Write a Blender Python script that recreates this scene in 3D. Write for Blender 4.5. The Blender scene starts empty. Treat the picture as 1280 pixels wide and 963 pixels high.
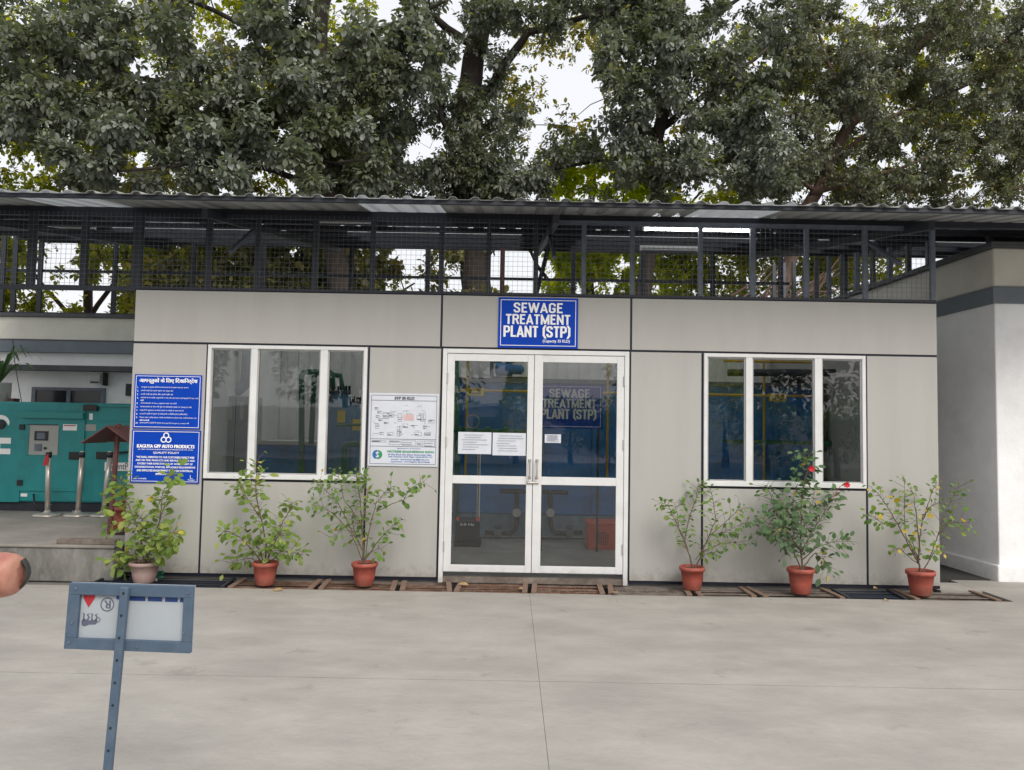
import bpy, math, random
import numpy as np
from mathutils import Vector, Matrix, Euler
import mathutils.noise as mnoise
R = math.radians
rnd = random.Random(7)
npr = np.random.RandomState(11)
SC = bpy.context.scene
COL = SC.collection
PI = math.pi

# ------------------------------------------------------------------ camera
CAM_D, CAM_H = 7.84, 1.55
F = 963.0
cd = bpy.data.cameras.new('camera'); cam = bpy.data.objects.new('camera', cd); COL.objects.link(cam)
cd.sensor_width = 36; cd.lens = 36*F/1280; cd.clip_start = 0.05; cd.clip_end = 2000
PITCH, ROLL = R(3.25), R(1.0)
cam.location = (0, -CAM_D, CAM_H)
cam.rotation_euler = (Matrix.Rotation(R(90)+PITCH, 3, 'X') @ Matrix.Rotation(ROLL, 3, 'Z')).to_euler()
SC.camera = cam
CM = Matrix.Rotation(R(90)+PITCH, 3, 'X') @ Matrix.Rotation(ROLL, 3, 'Z')

def ray(px, py):
    return CM @ Vector(((px-640)/F, -(py-481.5)/F, -1))
def P(px, py, Y=0.0):
    d = ray(px, py); t = (Y+CAM_D)/d.y
    return Vector((0, -CAM_D, CAM_H)) + d*t
def G(px, py, z=0.0):
    d = ray(px, py); t = (z-CAM_H)/d.z
    return Vector((0, -CAM_D, CAM_H)) + d*t

# ------------------------------------------------------------------ light
SUN_EL, SUN_AZ = 42, 152         # azimuth from +Y towards +X: hazy sun high behind the camera, to the right
w = bpy.data.worlds.new('World'); SC.world = w; w.use_nodes = True
nt = w.node_tree; nt.nodes.clear()
sky = nt.nodes.new('ShaderNodeTexSky'); sky.sky_type = 'NISHITA'; sky.sun_disc = False
sky.sun_elevation = R(SUN_EL); sky.sun_rotation = R(SUN_AZ)
sky.altitude = 200; sky.air_density = 1.3; sky.dust_density = 7.0; sky.ozone_density = 0.6
bg = nt.nodes.new('ShaderNodeBackground'); bg.inputs['Strength'].default_value = 0.15
out = nt.nodes.new('ShaderNodeOutputWorld')
veil = nt.nodes.new('ShaderNodeMix'); veil.data_type = 'RGBA'; veil.inputs['Factor'].default_value = .8      # even white haze over the whole sky
veil.inputs['B'].default_value = (7.5, 7.5, 7.65, 1)
nt.links.new(sky.outputs[0], veil.inputs['A']); nt.links.new(veil.outputs['Result'], bg.inputs[0]); nt.links.new(bg.outputs[0], out.inputs[0])
sd = bpy.data.lights.new('sun', 'SUN'); sd.energy = 2.1; sd.angle = R(30); sd.color = (1, .96, .90)
sun = bpy.data.objects.new('sun', sd); COL.objects.link(sun)
sdir = Vector((math.sin(R(SUN_AZ))*math.cos(R(SUN_EL)), math.cos(R(SUN_AZ))*math.cos(R(SUN_EL)), math.sin(R(SUN_EL))))
sun.rotation_euler = sdir.to_track_quat('Z', 'Y').to_euler(); sun.location = (6, 12, 20)
SC.view_settings.view_transform = 'Standard'; SC.view_settings.look = 'None'
SC.view_settings.exposure = -0.02; SC.view_settings.gamma = 1

# ------------------------------------------------------------------ materials
def mat(name, col, rough=.6, metal=0, var=.12, scale=6, bump=0, bscale=40, stretch=(1,1,1), stain=None, stain_amt=.3, stain_scale=1.2, spec=.5, emit=0, coat=0):
    m = bpy.data.materials.new(name); m.use_nodes = True
    t = m.node_tree; N = t.nodes; L = t.links
    b = N['Principled BSDF']
    b.inputs['Roughness'].default_value = rough; b.inputs['Metallic'].default_value = metal
    b.inputs['Specular IOR Level'].default_value = spec
    if coat: b.inputs['Coat Weight'].default_value = coat
    tc = N.new('ShaderNodeTexCoord'); mp = N.new('ShaderNodeMapping'); mp.inputs['Scale'].default_value = stretch
    g = N.new('ShaderNodeNewGeometry')
    L.new(g.outputs['Position'], mp.inputs['Vector'])
    n = N.new('ShaderNodeTexNoise'); n.inputs['Scale'].default_value = scale; n.inputs['Detail'].default_value = 6; n.inputs['Roughness'].default_value = .6
    L.new(mp.outputs[0], n.inputs['Vector'])
    cr = N.new('ShaderNodeValToRGB')
    c = Vector(col)
    lo = [max(0, x*(1-var)) for x in col]; hi = [min(1, x*(1+var)) for x in col]
    cr.color_ramp.elements[0].position = .3; cr.color_ramp.elements[1].position = .7
    cr.color_ramp.elements[0].color = (*lo, 1); cr.color_ramp.elements[1].color = (*hi, 1)
    L.new(n.outputs['Fac'], cr.inputs[0])
    src = cr.outputs[0]
    if stain is not None:
        n2 = N.new('ShaderNodeTexNoise'); n2.inputs['Scale'].default_value = stain_scale; n2.inputs['Detail'].default_value = 8; n2.inputs['Roughness'].default_value = .65
        L.new(mp.outputs[0], n2.inputs['Vector'])
        r2 = N.new('ShaderNodeValToRGB'); r2.color_ramp.elements[0].position = .48; r2.color_ramp.elements[1].position = .72
        r2.color_ramp.elements[0].color = (0,0,0,1); r2.color_ramp.elements[1].color = (stain_amt,)*3+(1,)
        L.new(n2.outputs['Fac'], r2.inputs[0])
        mx = N.new('ShaderNodeMix'); mx.data_type = 'RGBA'
        L.new(r2.outputs[0], mx.inputs['Factor']); L.new(src, mx.inputs['A']); mx.inputs['B'].default_value = (*stain, 1)
        src = mx.outputs['Result']
    L.new(src, b.inputs['Base Color'])
    if emit:
        L.new(src, b.inputs['Emission Color']); b.inputs['Emission Strength'].default_value = emit
    rr = N.new('ShaderNodeMapRange'); rr.inputs['To Min'].default_value = max(.02, rough-.08); rr.inputs['To Max'].default_value = min(1, rough+.08)
    L.new(n.outputs['Fac'], rr.inputs['Value']); L.new(rr.outputs[0], b.inputs['Roughness'])
    if bump:
        nb = N.new('ShaderNodeTexNoise'); nb.inputs['Scale'].default_value = bscale; nb.inputs['Detail'].default_value = 5
        L.new(mp.outputs[0], nb.inputs['Vector'])
        bp = N.new('ShaderNodeBump'); bp.inputs['Strength'].default_value = bump; bp.inputs['Distance'].default_value = .01
        L.new(nb.outputs['Fac'], bp.inputs['Height']); L.new(bp.outputs[0], b.inputs['Normal'])
    return m

def leaf_mat(name, cols, dust=(.2,.21,.2), dust_amt=.5, trans=.25, patches=False):
    """per-leaf colour from the leaf's own random value; grey dust lies on the upper faces"""
    m = bpy.data.materials.new(name); m.use_nodes = True
    t = m.node_tree; N = t.nodes; L = t.links; b = N['Principled BSDF']; o = N['Material Output']
    at = N.new('ShaderNodeAttribute'); at.attribute_name = 'rnd'
    oi = N.new('ShaderNodeObjectInfo'); ad = N.new('ShaderNodeMath'); ad.operation = 'ADD'
    fr = N.new('ShaderNodeMath'); fr.operation = 'FRACT'
    L.new(at.outputs['Fac'], ad.inputs[0]); L.new(oi.outputs['Random'], ad.inputs[1]); L.new(ad.outputs[0], fr.inputs[0])
    cr = N.new('ShaderNodeValToRGB'); cr.color_ramp.interpolation = 'LINEAR'
    el = cr.color_ramp.elements
    while len(el) < len(cols): el.new(.5)
    for i, (p, c) in enumerate(cols): el[i].position = p; el[i].color = (*c, 1)
    L.new(fr.outputs[0], cr.inputs[0])
    ge = N.new('ShaderNodeNewGeometry'); nz = N.new('ShaderNodeTexNoise'); nz.inputs['Scale'].default_value = 1.1; nz.inputs['Detail'].default_value = 3
    L.new(ge.outputs['Position'], nz.inputs['Vector'])
    mr = N.new('ShaderNodeMapRange'); mr.inputs['From Min'].default_value = .35; mr.inputs['From Max'].default_value = .65
    mr.inputs['To Min'].default_value = dust_amt*.35; mr.inputs['To Max'].default_value = dust_amt*1.3
    L.new(nz.outputs['Fac'], mr.inputs['Value'])
    mx = N.new('ShaderNodeMix'); mx.data_type = 'RGBA'; mx.inputs['B'].default_value = (*dust, 1)
    L.new(mr.outputs[0], mx.inputs['Factor']); L.new(cr.outputs[0], mx.inputs['A'])
    L.new(mx.outputs['Result'], b.inputs['Base Color'])
    n3 = N.new('ShaderNodeTexNoise'); n3.inputs['Scale'].default_value = .75; n3.inputs['Detail'].default_value = 4; L.new(ge.outputs['Position'], n3.inputs['Vector'])
    m3 = N.new('ShaderNodeMapRange'); m3.inputs['From Min'].default_value = .5; m3.inputs['From Max'].default_value = .68; m3.inputs['To Max'].default_value = .75
    L.new(n3.outputs['Fac'], m3.inputs['Value'])
    x3 = N.new('ShaderNodeMix'); x3.data_type = 'RGBA'; x3.inputs['B'].default_value = (.135,.14,.045,1)
    if patches: L.new(m3.outputs[0], x3.inputs['Factor'])
    else: x3.inputs['Factor'].default_value = 0
    L.new(mx.outputs['Result'], x3.inputs['A']); L.new(x3.outputs['Result'], b.inputs['Base Color'])
    b.inputs['Roughness'].default_value = .68; b.inputs['Specular IOR Level'].default_value = .2
    tr = N.new('ShaderNodeBsdfTranslucent')
    hs = N.new('ShaderNodeHueSaturation'); hs.inputs['Saturation'].default_value = 1.25; hs.inputs['Value'].default_value = 2.0
    hs.inputs['Hue'].default_value = .485
    L.new(cr.outputs[0], hs.inputs['Color']); L.new(hs.outputs[0], tr.inputs['Color'])
    ms = N.new('ShaderNodeMixShader'); ms.inputs[0].default_value = trans
    L.new(b.outputs[0], ms.inputs[1]); L.new(tr.outputs[0], ms.inputs[2]); L.new(ms.outputs[0], o.inputs['Surface'])
    return m

def glass_mat(name, tint=(.97,.985,.98), ior=1.54):
    m = bpy.data.materials.new(name); m.use_nodes = True
    t = m.node_tree; N = t.nodes; L = t.links; N.remove(N['Principled BSDF']); o = N['Material Output']
    fz = N.new('ShaderNodeFresnel'); fz.inputs[0].default_value = ior
    gl = N.new('ShaderNodeBsdfGlossy'); gl.inputs['Roughness'].default_value = .0; gl.inputs['Color'].default_value = (1,1,1,1)
    tp = N.new('ShaderNodeBsdfTransparent'); tp.inputs[0].default_value = (*tint, 1)
    nz = N.new('ShaderNodeTexNoise'); nz.inputs['Scale'].default_value = 1.3; nz.inputs['Detail'].default_value = 1
    ge = N.new('ShaderNodeNewGeometry'); L.new(ge.outputs['Position'], nz.inputs['Vector'])
    bp = N.new('ShaderNodeBump'); bp.inputs['Strength'].default_value = .04; bp.inputs['Distance'].default_value = .05
    L.new(nz.outputs['Fac'], bp.inputs['Height']); L.new(bp.outputs[0], gl.inputs['Normal'])
    ms = N.new('ShaderNodeMixShader')
    L.new(fz.outputs[0], ms.inputs[0]); L.new(tp.outputs[0], ms.inputs[1]); L.new(gl.outputs[0], ms.inputs[2])
    L.new(ms.outputs[0], o.inputs['Surface'])
    return m

M = {}
M['concrete'] = mat('pale_concrete', (.352,.334,.305), .85, var=.13, scale=2.6, bump=.25, bscale=60, stretch=(.6,1.1,1), stain=(.255,.24,.222), stain_amt=.75, stain_scale=1.1)
M['base_ground'] = mat('dark_ground', (.16,.15,.14), .95, var=.3, scale=3)
M['trench'] = mat('trench_dirt', (.035,.03,.026), .95, var=.4, scale=10, bump=.4)
M['plinth'] = mat('old_cement', (.15,.145,.135), .9, var=.45, scale=2.2, bump=.5, bscale=25, stretch=(1,1,.5), stain=(.34,.335,.32), stain_amt=.8, stain_scale=3)
M['plinth_top'] = mat('cement_top', (.24,.225,.205), .9, var=.2, scale=2, bump=.3, bscale=40, stain=(.13,.12,.11), stain_amt=.5)
M['panel'] = mat('aluminium_composite_panel', (.425,.418,.402), .36, var=.015, scale=1.5, stretch=(3,3,.4), stain=(.37,.36,.34), stain_amt=.35, stain_scale=1.6, spec=.4)
M['joint'] = mat('navy_joint', (.010,.012,.03), .5)
M['white_alu'] = mat('white_aluminium', (.70,.71,.72), .38, var=.05, scale=4, stain=(.5,.48,.44), stain_amt=.25, stain_scale=5)
M['alu_inner'] = mat('brushed_aluminium', (.45,.45,.45), .4, metal=.4)
M['glass'] = glass_mat('window_glass')
M['blue'] = mat('blue_vinyl', (.002,.052,.44), .5, var=.08, scale=3, spec=.15)
M['white'] = mat('white_vinyl', (.90,.90,.90), .4, var=.02)
M['paper'] = mat('paper', (.62,.65,.72), .6, var=.05, scale=8)
M['ink'] = mat('printed_ink', (.10,.11,.16), .6)
M['pink'] = mat('pink_print', (.62,.42,.42), .6)
M['ink_green'] = mat('green_print', (.03,.28,.12), .5)
M['ink_blue'] = mat('blue_print', (.02,.14,.42), .5)
M['steel_dark'] = mat('navy_grey_steel', (.017,.021,.033), .5, var=.25, scale=8)
M['steel_mid'] = mat('grey_blue_and_lit_steel', (.12,.145,.19), .5, var=.25, scale=10)  # own colour of small fittings; on the cage it paints in the light
M['wire'] = mat('wire', (.15,.165,.185), .5, metal=.3)
M['sheet'] = mat('painted_roof_sheet', (.34,.35,.345), .5, var=.15, scale=2, stretch=(1,.4,1), stain=(.12,.11,.10), stain_amt=.5)
M['rear_wall'] = mat('weathered_grey_render', (.26,.255,.24), .85, var=.18, scale=1.5, bump=.2, stain=(.15,.14,.13), stain_amt=.5)
M['int_wall'] = mat('interior_wall', (.82,.81,.79), .7, var=.1, scale=2)
M['floor'] = mat('cement_floor', (.33,.32,.30), .7, var=.2, scale=3)
M['white_wall'] = mat('whitewashed_plaster', (.88,.89,.91), .8, var=.06, scale=2.0, bump=.25, bscale=30, stain=(.68,.68,.67), stain_amt=.4, stain_scale=1.8)
M['cream_wall'] = mat('cream_plaster', (.70,.68,.62), .8, var=.06, scale=1.6, bump=.2, bscale=30, stain=(.42,.40,.37), stain_amt=.4)
M['slate_band'] = mat('slate_blue_paint', (.145,.175,.21), .6, var=.1, scale=4)
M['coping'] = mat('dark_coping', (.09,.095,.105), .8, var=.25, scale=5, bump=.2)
M['teal'] = mat('teal_paint', (.012,.25,.26), .38, var=.08, scale=2, stain=(.02,.11,.115), stain_amt=.5, stain_scale=2.5)
M['teal_trim'] = mat('teal_trim', (.015,.24,.235), .35, var=.05)
M['grey_plate'] = mat('grey_plate', (.36,.37,.36), .45, var=.05)
M['black'] = mat('black_plastic', (.012,.012,.014), .45)
M['dark_glass'] = mat('dark_glass', (.015,.018,.022), .12)
M['chrome'] = mat('dull_stainless', (.50,.47,.43), .32, metal=.6, var=.1)
M['red'] = mat('red_cloth', (.42,.02,.03), .6)
M['maroon'] = mat('red_oxide_paint', (.10,.034,.03), .5, var=.25, scale=12)
M['terracotta'] = mat('terracotta_plastic', (.34,.072,.05), .55, var=.14, scale=8, stain=(.40,.17,.13), stain_amt=.4, stain_scale=9)
M['pale_pot'] = mat('faded_plastic', (.34,.235,.22), .6, var=.1, scale=7, stain=(.42,.36,.34), stain_amt=.4, stain_scale=6)
M['soil'] = mat('soil', (.09,.06,.04), .95, var=.4, scale=40, bump=.5)
M['rust'] = mat('rusty_brown', (.16,.085,.055), .85, var=.45, scale=9, bump=.4, stain=(.30,.24,.19), stain_amt=.7, stain_scale=7)
M['rust_grey'] = mat('greyed_wood', (.16,.13,.11), .85, var=.4, scale=9, bump=.4, stain=(.28,.25,.22), stain_amt=.7, stain_scale=7)
M['board'] = mat('worn_board', (.20,.13,.095), .85, var=.3, scale=14, stretch=(1,4,1), bump=.3)
M['blue_iron'] = mat('dark_blue_iron', (.012,.02,.038), .5, var=.3, scale=12)
M['stem'] = mat('stem', (.13,.095,.06), .8, var=.3, scale=30)
M['bark'] = mat('bark', (.045,.035,.029), .95, var=.45, scale=7, stretch=(2,2,.5), bump=.9, bscale=14)
M['bark_red'] = mat('pale_bark', (.13,.085,.065), .95, var=.4, scale=7, stretch=(2,2,.5), bump=.7, bscale=14)
M['tank_blue'] = mat('tank_blue_paint', (.03,.22,.60), .42, var=.25, scale=2.2, stain=(.05,.09,.12), stain_amt=.6, stain_scale=2)
M['tank_grey'] = mat('tank_base_grey', (.16,.24,.32), .6, var=.2)
M['green_pipe'] = mat('green_pipe', (.02,.16,.09), .4, var=.15)
M['yellow_pipe'] = mat('yellow_pipe', (.65,.40,.05), .5, var=.15)
M['yellow'] = mat('yellow_label', (.85,.62,.02), .5)
M['red_box'] = mat('red_enamel', (.75,.10,.05), .45, var=.1)
M['vessel'] = mat('vessel_grey_blue', (.09,.25,.42), .45, var=.2, scale=2, stain=(.16,.17,.18), stain_amt=.6)
M['cabinet'] = mat('pale_cabinet', (.36,.40,.44), .45, var=.06)
M['sign_blue'] = mat('slate_sign_paint', (.07,.11,.165), .5, var=.10, scale=14, stain=(.13,.17,.22), stain_amt=.4, stain_scale=12)
M['sign_white'] = mat('sign_back_white', (.38,.42,.46), .5, var=.03, scale=14)
M['tube'] = mat('lit_tube', (.85,.88,.9), .4, emit=30)
M['tube_dim'] = mat('dim_tube', (.7,.72,.74), .4, emit=.8)
M['rough_white'] = mat('white_plastic', (.6,.6,.58), .5)
M['skin'] = mat('skin', (.46,.235,.17), .5, var=.12, scale=60, bump=.15, bscale=300, stretch=(1,1,1))
M['skin'].node_tree.nodes['Principled BSDF'].inputs['Subsurface Weight'].default_value = .15
M['skin'].node_tree.nodes['Principled BSDF'].inputs['Subsurface Radius'].default_value = (.01,.004,.002)
M['nail'] = mat('nail', (.035,.04,.038), .5, spec=.2)
M['sleeve'] = mat('sleeve', (.08,.09,.12), .9)
M['leaf_dusty'] = leaf_mat('dusty_leaf', [(0,(.035,.048,.026)),(.5,(.065,.085,.043)),(.93,(.085,.11,.05)),(1,(.18,.19,.05))], dust=(.45,.475,.44), dust_amt=.72, trans=.42, patches=True)
M['leaf_fine'] = leaf_mat('fine_leaf', [(0,(.04,.05,.024)),(.5,(.07,.09,.042)),(.92,(.12,.14,.055)),(1,(.28,.24,.09))], dust=(.43,.45,.40), dust_amt=.68, trans=.42, patches=True)
M['leaf_far'] = leaf_mat('sunlit_far_leaf', [(0,(.09,.12,.025)),(.5,(.20,.24,.04)),(.85,(.32,.35,.06)),(1,(.34,.30,.08))], dust=(.25,.25,.18), dust_amt=.2, trans=.5)  # sunlight through the far foliage is put into this colour
M['leaf_sun'] = leaf_mat('sunlit_yellow_green_leaf', [(0,(.22,.30,.02)),(.5,(.38,.48,.04)),(.85,(.52,.58,.06)),(1,(.55,.45,.12))], dust=(.3,.3,.2), dust_amt=.1, trans=.55)  # backlight of the far tree painted into the yellow-green; conical trees share it
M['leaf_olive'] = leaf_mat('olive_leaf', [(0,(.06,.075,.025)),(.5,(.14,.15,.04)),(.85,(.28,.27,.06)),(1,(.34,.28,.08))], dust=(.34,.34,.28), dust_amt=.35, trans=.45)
M['leaf_pot'] = leaf_mat('garden_leaf', [(0,(.07,.14,.035)),(.55,(.14,.25,.055)),(.9,(.18,.28,.06)),(1,(.26,.33,.08))], dust=(.2,.22,.16), dust_amt=.22, trans=.3)
M['leaf_lime'] = leaf_mat('lime_leaf', [(0,(.10,.17,.035)),(.5,(.18,.28,.055)),(.9,(.26,.33,.09)),(1,(.35,.36,.10))], dust=(.25,.27,.18), dust_amt=.15, trans=.3)
M['leaf_dark'] = leaf_mat('dark_garden_leaf', [(0,(.05,.11,.04)),(.6,(.09,.175,.06)),(.95,(.12,.20,.06)),(1,(.16,.23,.07))], dust=(.2,.23,.2), dust_amt=.25, trans=.22)
M['leaf_yellow'] = leaf_mat('yellowed_leaf', [(0,(.45,.36,.04)),(1,(.58,.45,.10))], dust=(.5,.45,.3), dust_amt=.15, trans=.3)
M['flower'] = mat('red_petal', (.55,.015,.03), .6)
M['dry_leaf'] = mat('dry_leaf', (.36,.24,.12), .8, var=.3, scale=30)
M['earth'] = mat('reddish_earth', (.24,.12,.075), .95, var=.35, scale=3, bump=.5)
M['asphalt'] = mat('road_asphalt', (.22,.21,.20), .9, var=.1)
M['car_paint'] = mat('car_paint', (.45,.46,.47), .3, coat=.5)
M['rubber'] = mat('rubber', (.02,.02,.02), .8)
M['mat_rubber'] = mat('ribbed_rubber', (.035,.035,.033), .9, var=.4, scale=60, bump=.6, bscale=120)
M['kiosk_green'] = mat('kiosk_green', (.16,.26,.08), .6)

def grain(m, scale, amt, stretch=(1,1,1), thr=None, dark=.6):
    """multiply the base colour by a second, finer noise (grit, brush marks, specks)"""
    t = m.node_tree; N = t.nodes; L = t.links; b = N['Principled BSDF']; src = b.inputs['Base Color'].links[0].from_socket
    g = N.new('ShaderNodeNewGeometry'); mp = N.new('ShaderNodeMapping'); mp.inputs['Scale'].default_value = stretch; L.new(g.outputs['Position'], mp.inputs['Vector'])
    n = N.new('ShaderNodeTexNoise'); n.inputs['Scale'].default_value = scale; n.inputs['Detail'].default_value = 5; n.inputs['Roughness'].default_value = .7; L.new(mp.outputs[0], n.inputs['Vector'])
    r = N.new('ShaderNodeMapRange')
    if thr: r.inputs['From Min'].default_value = thr; r.inputs['From Max'].default_value = thr+.05; r.inputs['To Min'].default_value = 1; r.inputs['To Max'].default_value = dark
    else: r.inputs['From Min'].default_value = .25; r.inputs['From Max'].default_value = .75; r.inputs['To Min'].default_value = 1-amt; r.inputs['To Max'].default_value = 1+amt
    L.new(n.outputs['Fac'], r.inputs['Value'])
    v = N.new('ShaderNodeVectorMath'); v.operation = 'SCALE'; L.new(src, v.inputs[0]); L.new(r.outputs[0], v.inputs['Scale']); L.new(v.outputs[0], b.inputs['Base Color'])
grain(M['concrete'], 30, .06, (.7,1.3,1)); grain(M['concrete'], 7, .045, (.7,1.5,1)); grain(M['concrete'], 2.3, 0, (1,1,1), .62, .86); grain(M['concrete'], 7, 0, (1,1,1), .70, .72); grain(M['concrete'], 160, .10)
def splash(m, dirt, top, amt):
    """mud splashed up from the ground: ragged marks that thin out with height"""
    t = m.node_tree; N = t.nodes; L = t.links; b = N['Principled BSDF']; src = b.inputs['Base Color'].links[0].from_socket
    g = N.new('ShaderNodeNewGeometry'); sp = N.new('ShaderNodeSeparateXYZ'); L.new(g.outputs['Position'], sp.inputs[0])
    h = N.new('ShaderNodeMapRange'); h.inputs['From Min'].default_value = 0; h.inputs['From Max'].default_value = top; h.inputs['To Min'].default_value = .30; h.inputs['To Max'].default_value = -.12; L.new(sp.outputs['Z'], h.inputs['Value'])
    n = N.new('ShaderNodeTexNoise'); n.inputs['Scale'].default_value = 13; n.inputs['Detail'].default_value = 7; n.inputs['Roughness'].default_value = .75; L.new(g.outputs['Position'], n.inputs['Vector'])
    a = N.new('ShaderNodeMath'); a.operation = 'ADD'; L.new(h.outputs[0], a.inputs[0]); L.new(n.outputs['Fac'], a.inputs[1])
    r = N.new('ShaderNodeMapRange'); r.inputs['From Min'].default_value = .58; r.inputs['From Max'].default_value = .85; r.inputs['To Max'].default_value = amt; L.new(a.outputs[0], r.inputs['Value'])
    x = N.new('ShaderNodeMix'); x.data_type = 'RGBA'; x.inputs['B'].default_value = (*dirt, 1); L.new(r.outputs[0], x.inputs['Factor']); L.new(src, x.inputs['A']); L.new(x.outputs['Result'], b.inputs['Base Color'])
splash(M['panel'], (.20,.175,.145), .30, .5); splash(M['white_wall'], (.45,.43,.40), .30, .22); splash(M['terracotta'], (.20,.14,.11), .20, .45); splash(M['white_alu'], (.33,.30,.26), .25, .5)
grain(M['plinth'], 5, .3, (1,1,.6)); grain(M['plinth_top'], 12, .12); grain(M['panel'], 14, .018, (1,1,.25)); grain(M['panel'], 2.6, 0, (1,1,.7), .73, .93)
grain(M['white_wall'], 6, .035); grain(M['white_wall'], 1.8, 0, (1,1,.3), .68, .86); grain(M['cream_wall'], 5, .05); grain(M['teal'], 9, .07, (1,1,.5)); grain(M['terracotta'], 25, .10)

# ------------------------------------------------------------------ mesh helpers
BASE = {}
def put(o, parent=None, base=(0,0,0)):
    COL.objects.link(o)
    if parent is not None:
        o.parent = parent; BASE[o.name] = BASE[parent.name]
    else:
        o.location = base; BASE[o.name] = Vector(base)
    return o
def tag(o, label, cat, group=None):
    o['label'] = label; o['category'] = cat
    if group: o['group'] = group
    return o
def thing(name, label, cat, base=(0,0,0), group=None):
    o = bpy.data.objects.new(name, None); o.empty_display_size = .1
    put(o, None, base); return tag(o, label, cat, group)
def kind(o, k): o['kind'] = k; return o

def frame_of(d):
    d = Vector(d).normalized()
    a = Vector((0,0,1)) if abs(d.z) < .9 else Vector((1,0,0))
    u = d.cross(a).normalized(); return u, d.cross(u).normalized(), d

class MB:
    def __init__(s): s.v = []; s.f = []; s.m = []
    def add(s, vs, fs, m=0):
        k = len(s.v); s.v += [Vector(v) for v in vs]
        s.f += [tuple(i+k for i in f) for f in fs]; s.m += [m]*len(fs); return s
    def box(s, x0, x1, y0, y1, z0, z1, m=0):
        if x0 > x1: x0, x1 = x1, x0
        if y0 > y1: y0, y1 = y1, y0
        if z0 > z1: z0, z1 = z1, z0
        return s.add([(x0,y0,z0),(x1,y0,z0),(x1,y1,z0),(x0,y1,z0),(x0,y0,z1),(x1,y0,z1),(x1,y1,z1),(x0,y1,z1)],
                     [(0,3,2,1),(4,5,6,7),(0,1,5,4),(1,2,6,5),(2,3,7,6),(3,0,4,7)], m)
    def bar(s, a, b, w, h, m=0, up=(0,0,1)):
        a, b = Vector(a), Vector(b); d = (b-a).normalized(); u = Vector(up)
        if abs(d.dot(u)) > .95: u = Vector((0,1,0))
        sx = d.cross(u).normalized()*w/2; sy = sx.cross(d).normalized()*h/2
        vs = [a-sx-sy, a+sx-sy, a+sx+sy, a-sx+sy, b-sx-sy, b+sx-sy, b+sx+sy, b-sx+sy]
        return s.add(vs, [(0,1,2,3),(4,7,6,5),(0,4,5,1),(1,5,6,2),(2,6,7,3),(3,7,4,0)], m)
    def path(s, pts, rs, n=8, m=0, cap=True):
        pts = [Vector(p) for p in pts]
        if not hasattr(rs, '__len__'): rs = [rs]*len(pts)
        k = len(s.v); u = None
        for i, p in enumerate(pts):
            d = (pts[min(i+1, len(pts)-1)] - pts[max(i-1, 0)]).normalized()
            if u is None: u = frame_of(d)[0]
            u = (u - d*u.dot(d)).normalized(); v = d.cross(u)
            for j in range(n):
                a = 2*PI*j/n; s.v.append(p + (u*math.cos(a)+v*math.sin(a))*rs[i])
        for i in range(len(pts)-1):
            for j in range(n):
                a, b = k+i*n+j, k+i*n+(j+1)%n
                s.f.append((a, b, b+n, a+n)); s.m.append(m)
        if cap:
            s.f.append(tuple(k+j for j in reversed(range(n)))); s.m.append(m)
            e = k+(len(pts)-1)*n; s.f.append(tuple(e+j for j in range(n))); s.m.append(m)
        return s
    def lathe(s, prof, c=(0,0,0), n=20, m=0, axis='z'):
        k = len(s.v); c = Vector(c)
        for r, z in prof:
            for j in range(n):
                a = 2*PI*j/n; x, y = r*math.cos(a), r*math.sin(a)
                s.v.append(c + (Vector((x,y,z)) if axis == 'z' else Vector((x,z,y)) if axis == 'y' else Vector((z,x,y))))
        for i in range(len(prof)-1):
            for j in range(n):
                a, b = k+i*n+j, k+i*n+(j+1)%n
                s.f.append((a, b, b+n, a+n)); s.m.append(m)
        if prof[0][0] > 1e-4: s.f.append(tuple(k+j for j in reversed(range(n)))); s.m.append(m)
        if prof[-1][0] > 1e-4:
            e = k+(len(prof)-1)*n; s.f.append(tuple(e+j for j in range(n))); s.m.append(m)
        return s
    def poly_y(s, pts, y0, y1, m=0):
        """closed outline in x,z given depth from y0 (front) to y1"""
        n = len(pts); k = len(s.v)
        s.v += [Vector((x, y0, z)) for x, z in pts] + [Vector((x, y1, z)) for x, z in pts]
        s.f.append(tuple(k+i for i in range(n))); s.f.append(tuple(k+n+i for i in reversed(range(n)))); s.m += [m, m]
        for i in range(n):
            j = (i+1) % n; s.f.append((k+i, k+n+i, k+n+j, k+j)); s.m.append(m)
        return s
    def build(s, name, mats, parent=None, base=(0,0,0), smooth=False, bevel=0):
        b = BASE[parent.name] if parent is not None else Vector(base)
        me = bpy.data.meshes.new(name)
        me.from_pydata([tuple(v-b) for v in s.v], [], s.f)
        if not isinstance(mats, (list, tuple)): mats = [mats]
        for m in mats: me.materials.append(m)
        me.polygons.foreach_set('material_index', s.m)
        if smooth: me.polygons.foreach_set('use_smooth', [True]*len(s.f))
        me.update()
        o = put(bpy.data.objects.new(name, me), parent, base)
        if bevel:
            bv = o.modifiers.new('edge', 'BEVEL'); bv.width = bevel; bv.segments = 2; bv.limit_method = 'ANGLE'
        return o

def recalc(o):
    import bmesh
    bm = bmesh.new(); bm.from_mesh(o.data); bmesh.ops.recalc_face_normals(bm, faces=bm.faces); bm.to_mesh(o.data); bm.free(); return o

def copy_tree(o, parent=None):
    kids = [c for c in o.children]
    c = o.copy(); COL.objects.link(c); c.parent = parent
    BASE[c.name] = BASE[o.name] if parent is None else BASE[parent.name]
    for k in kids: copy_tree(k, c)
    return c

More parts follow.
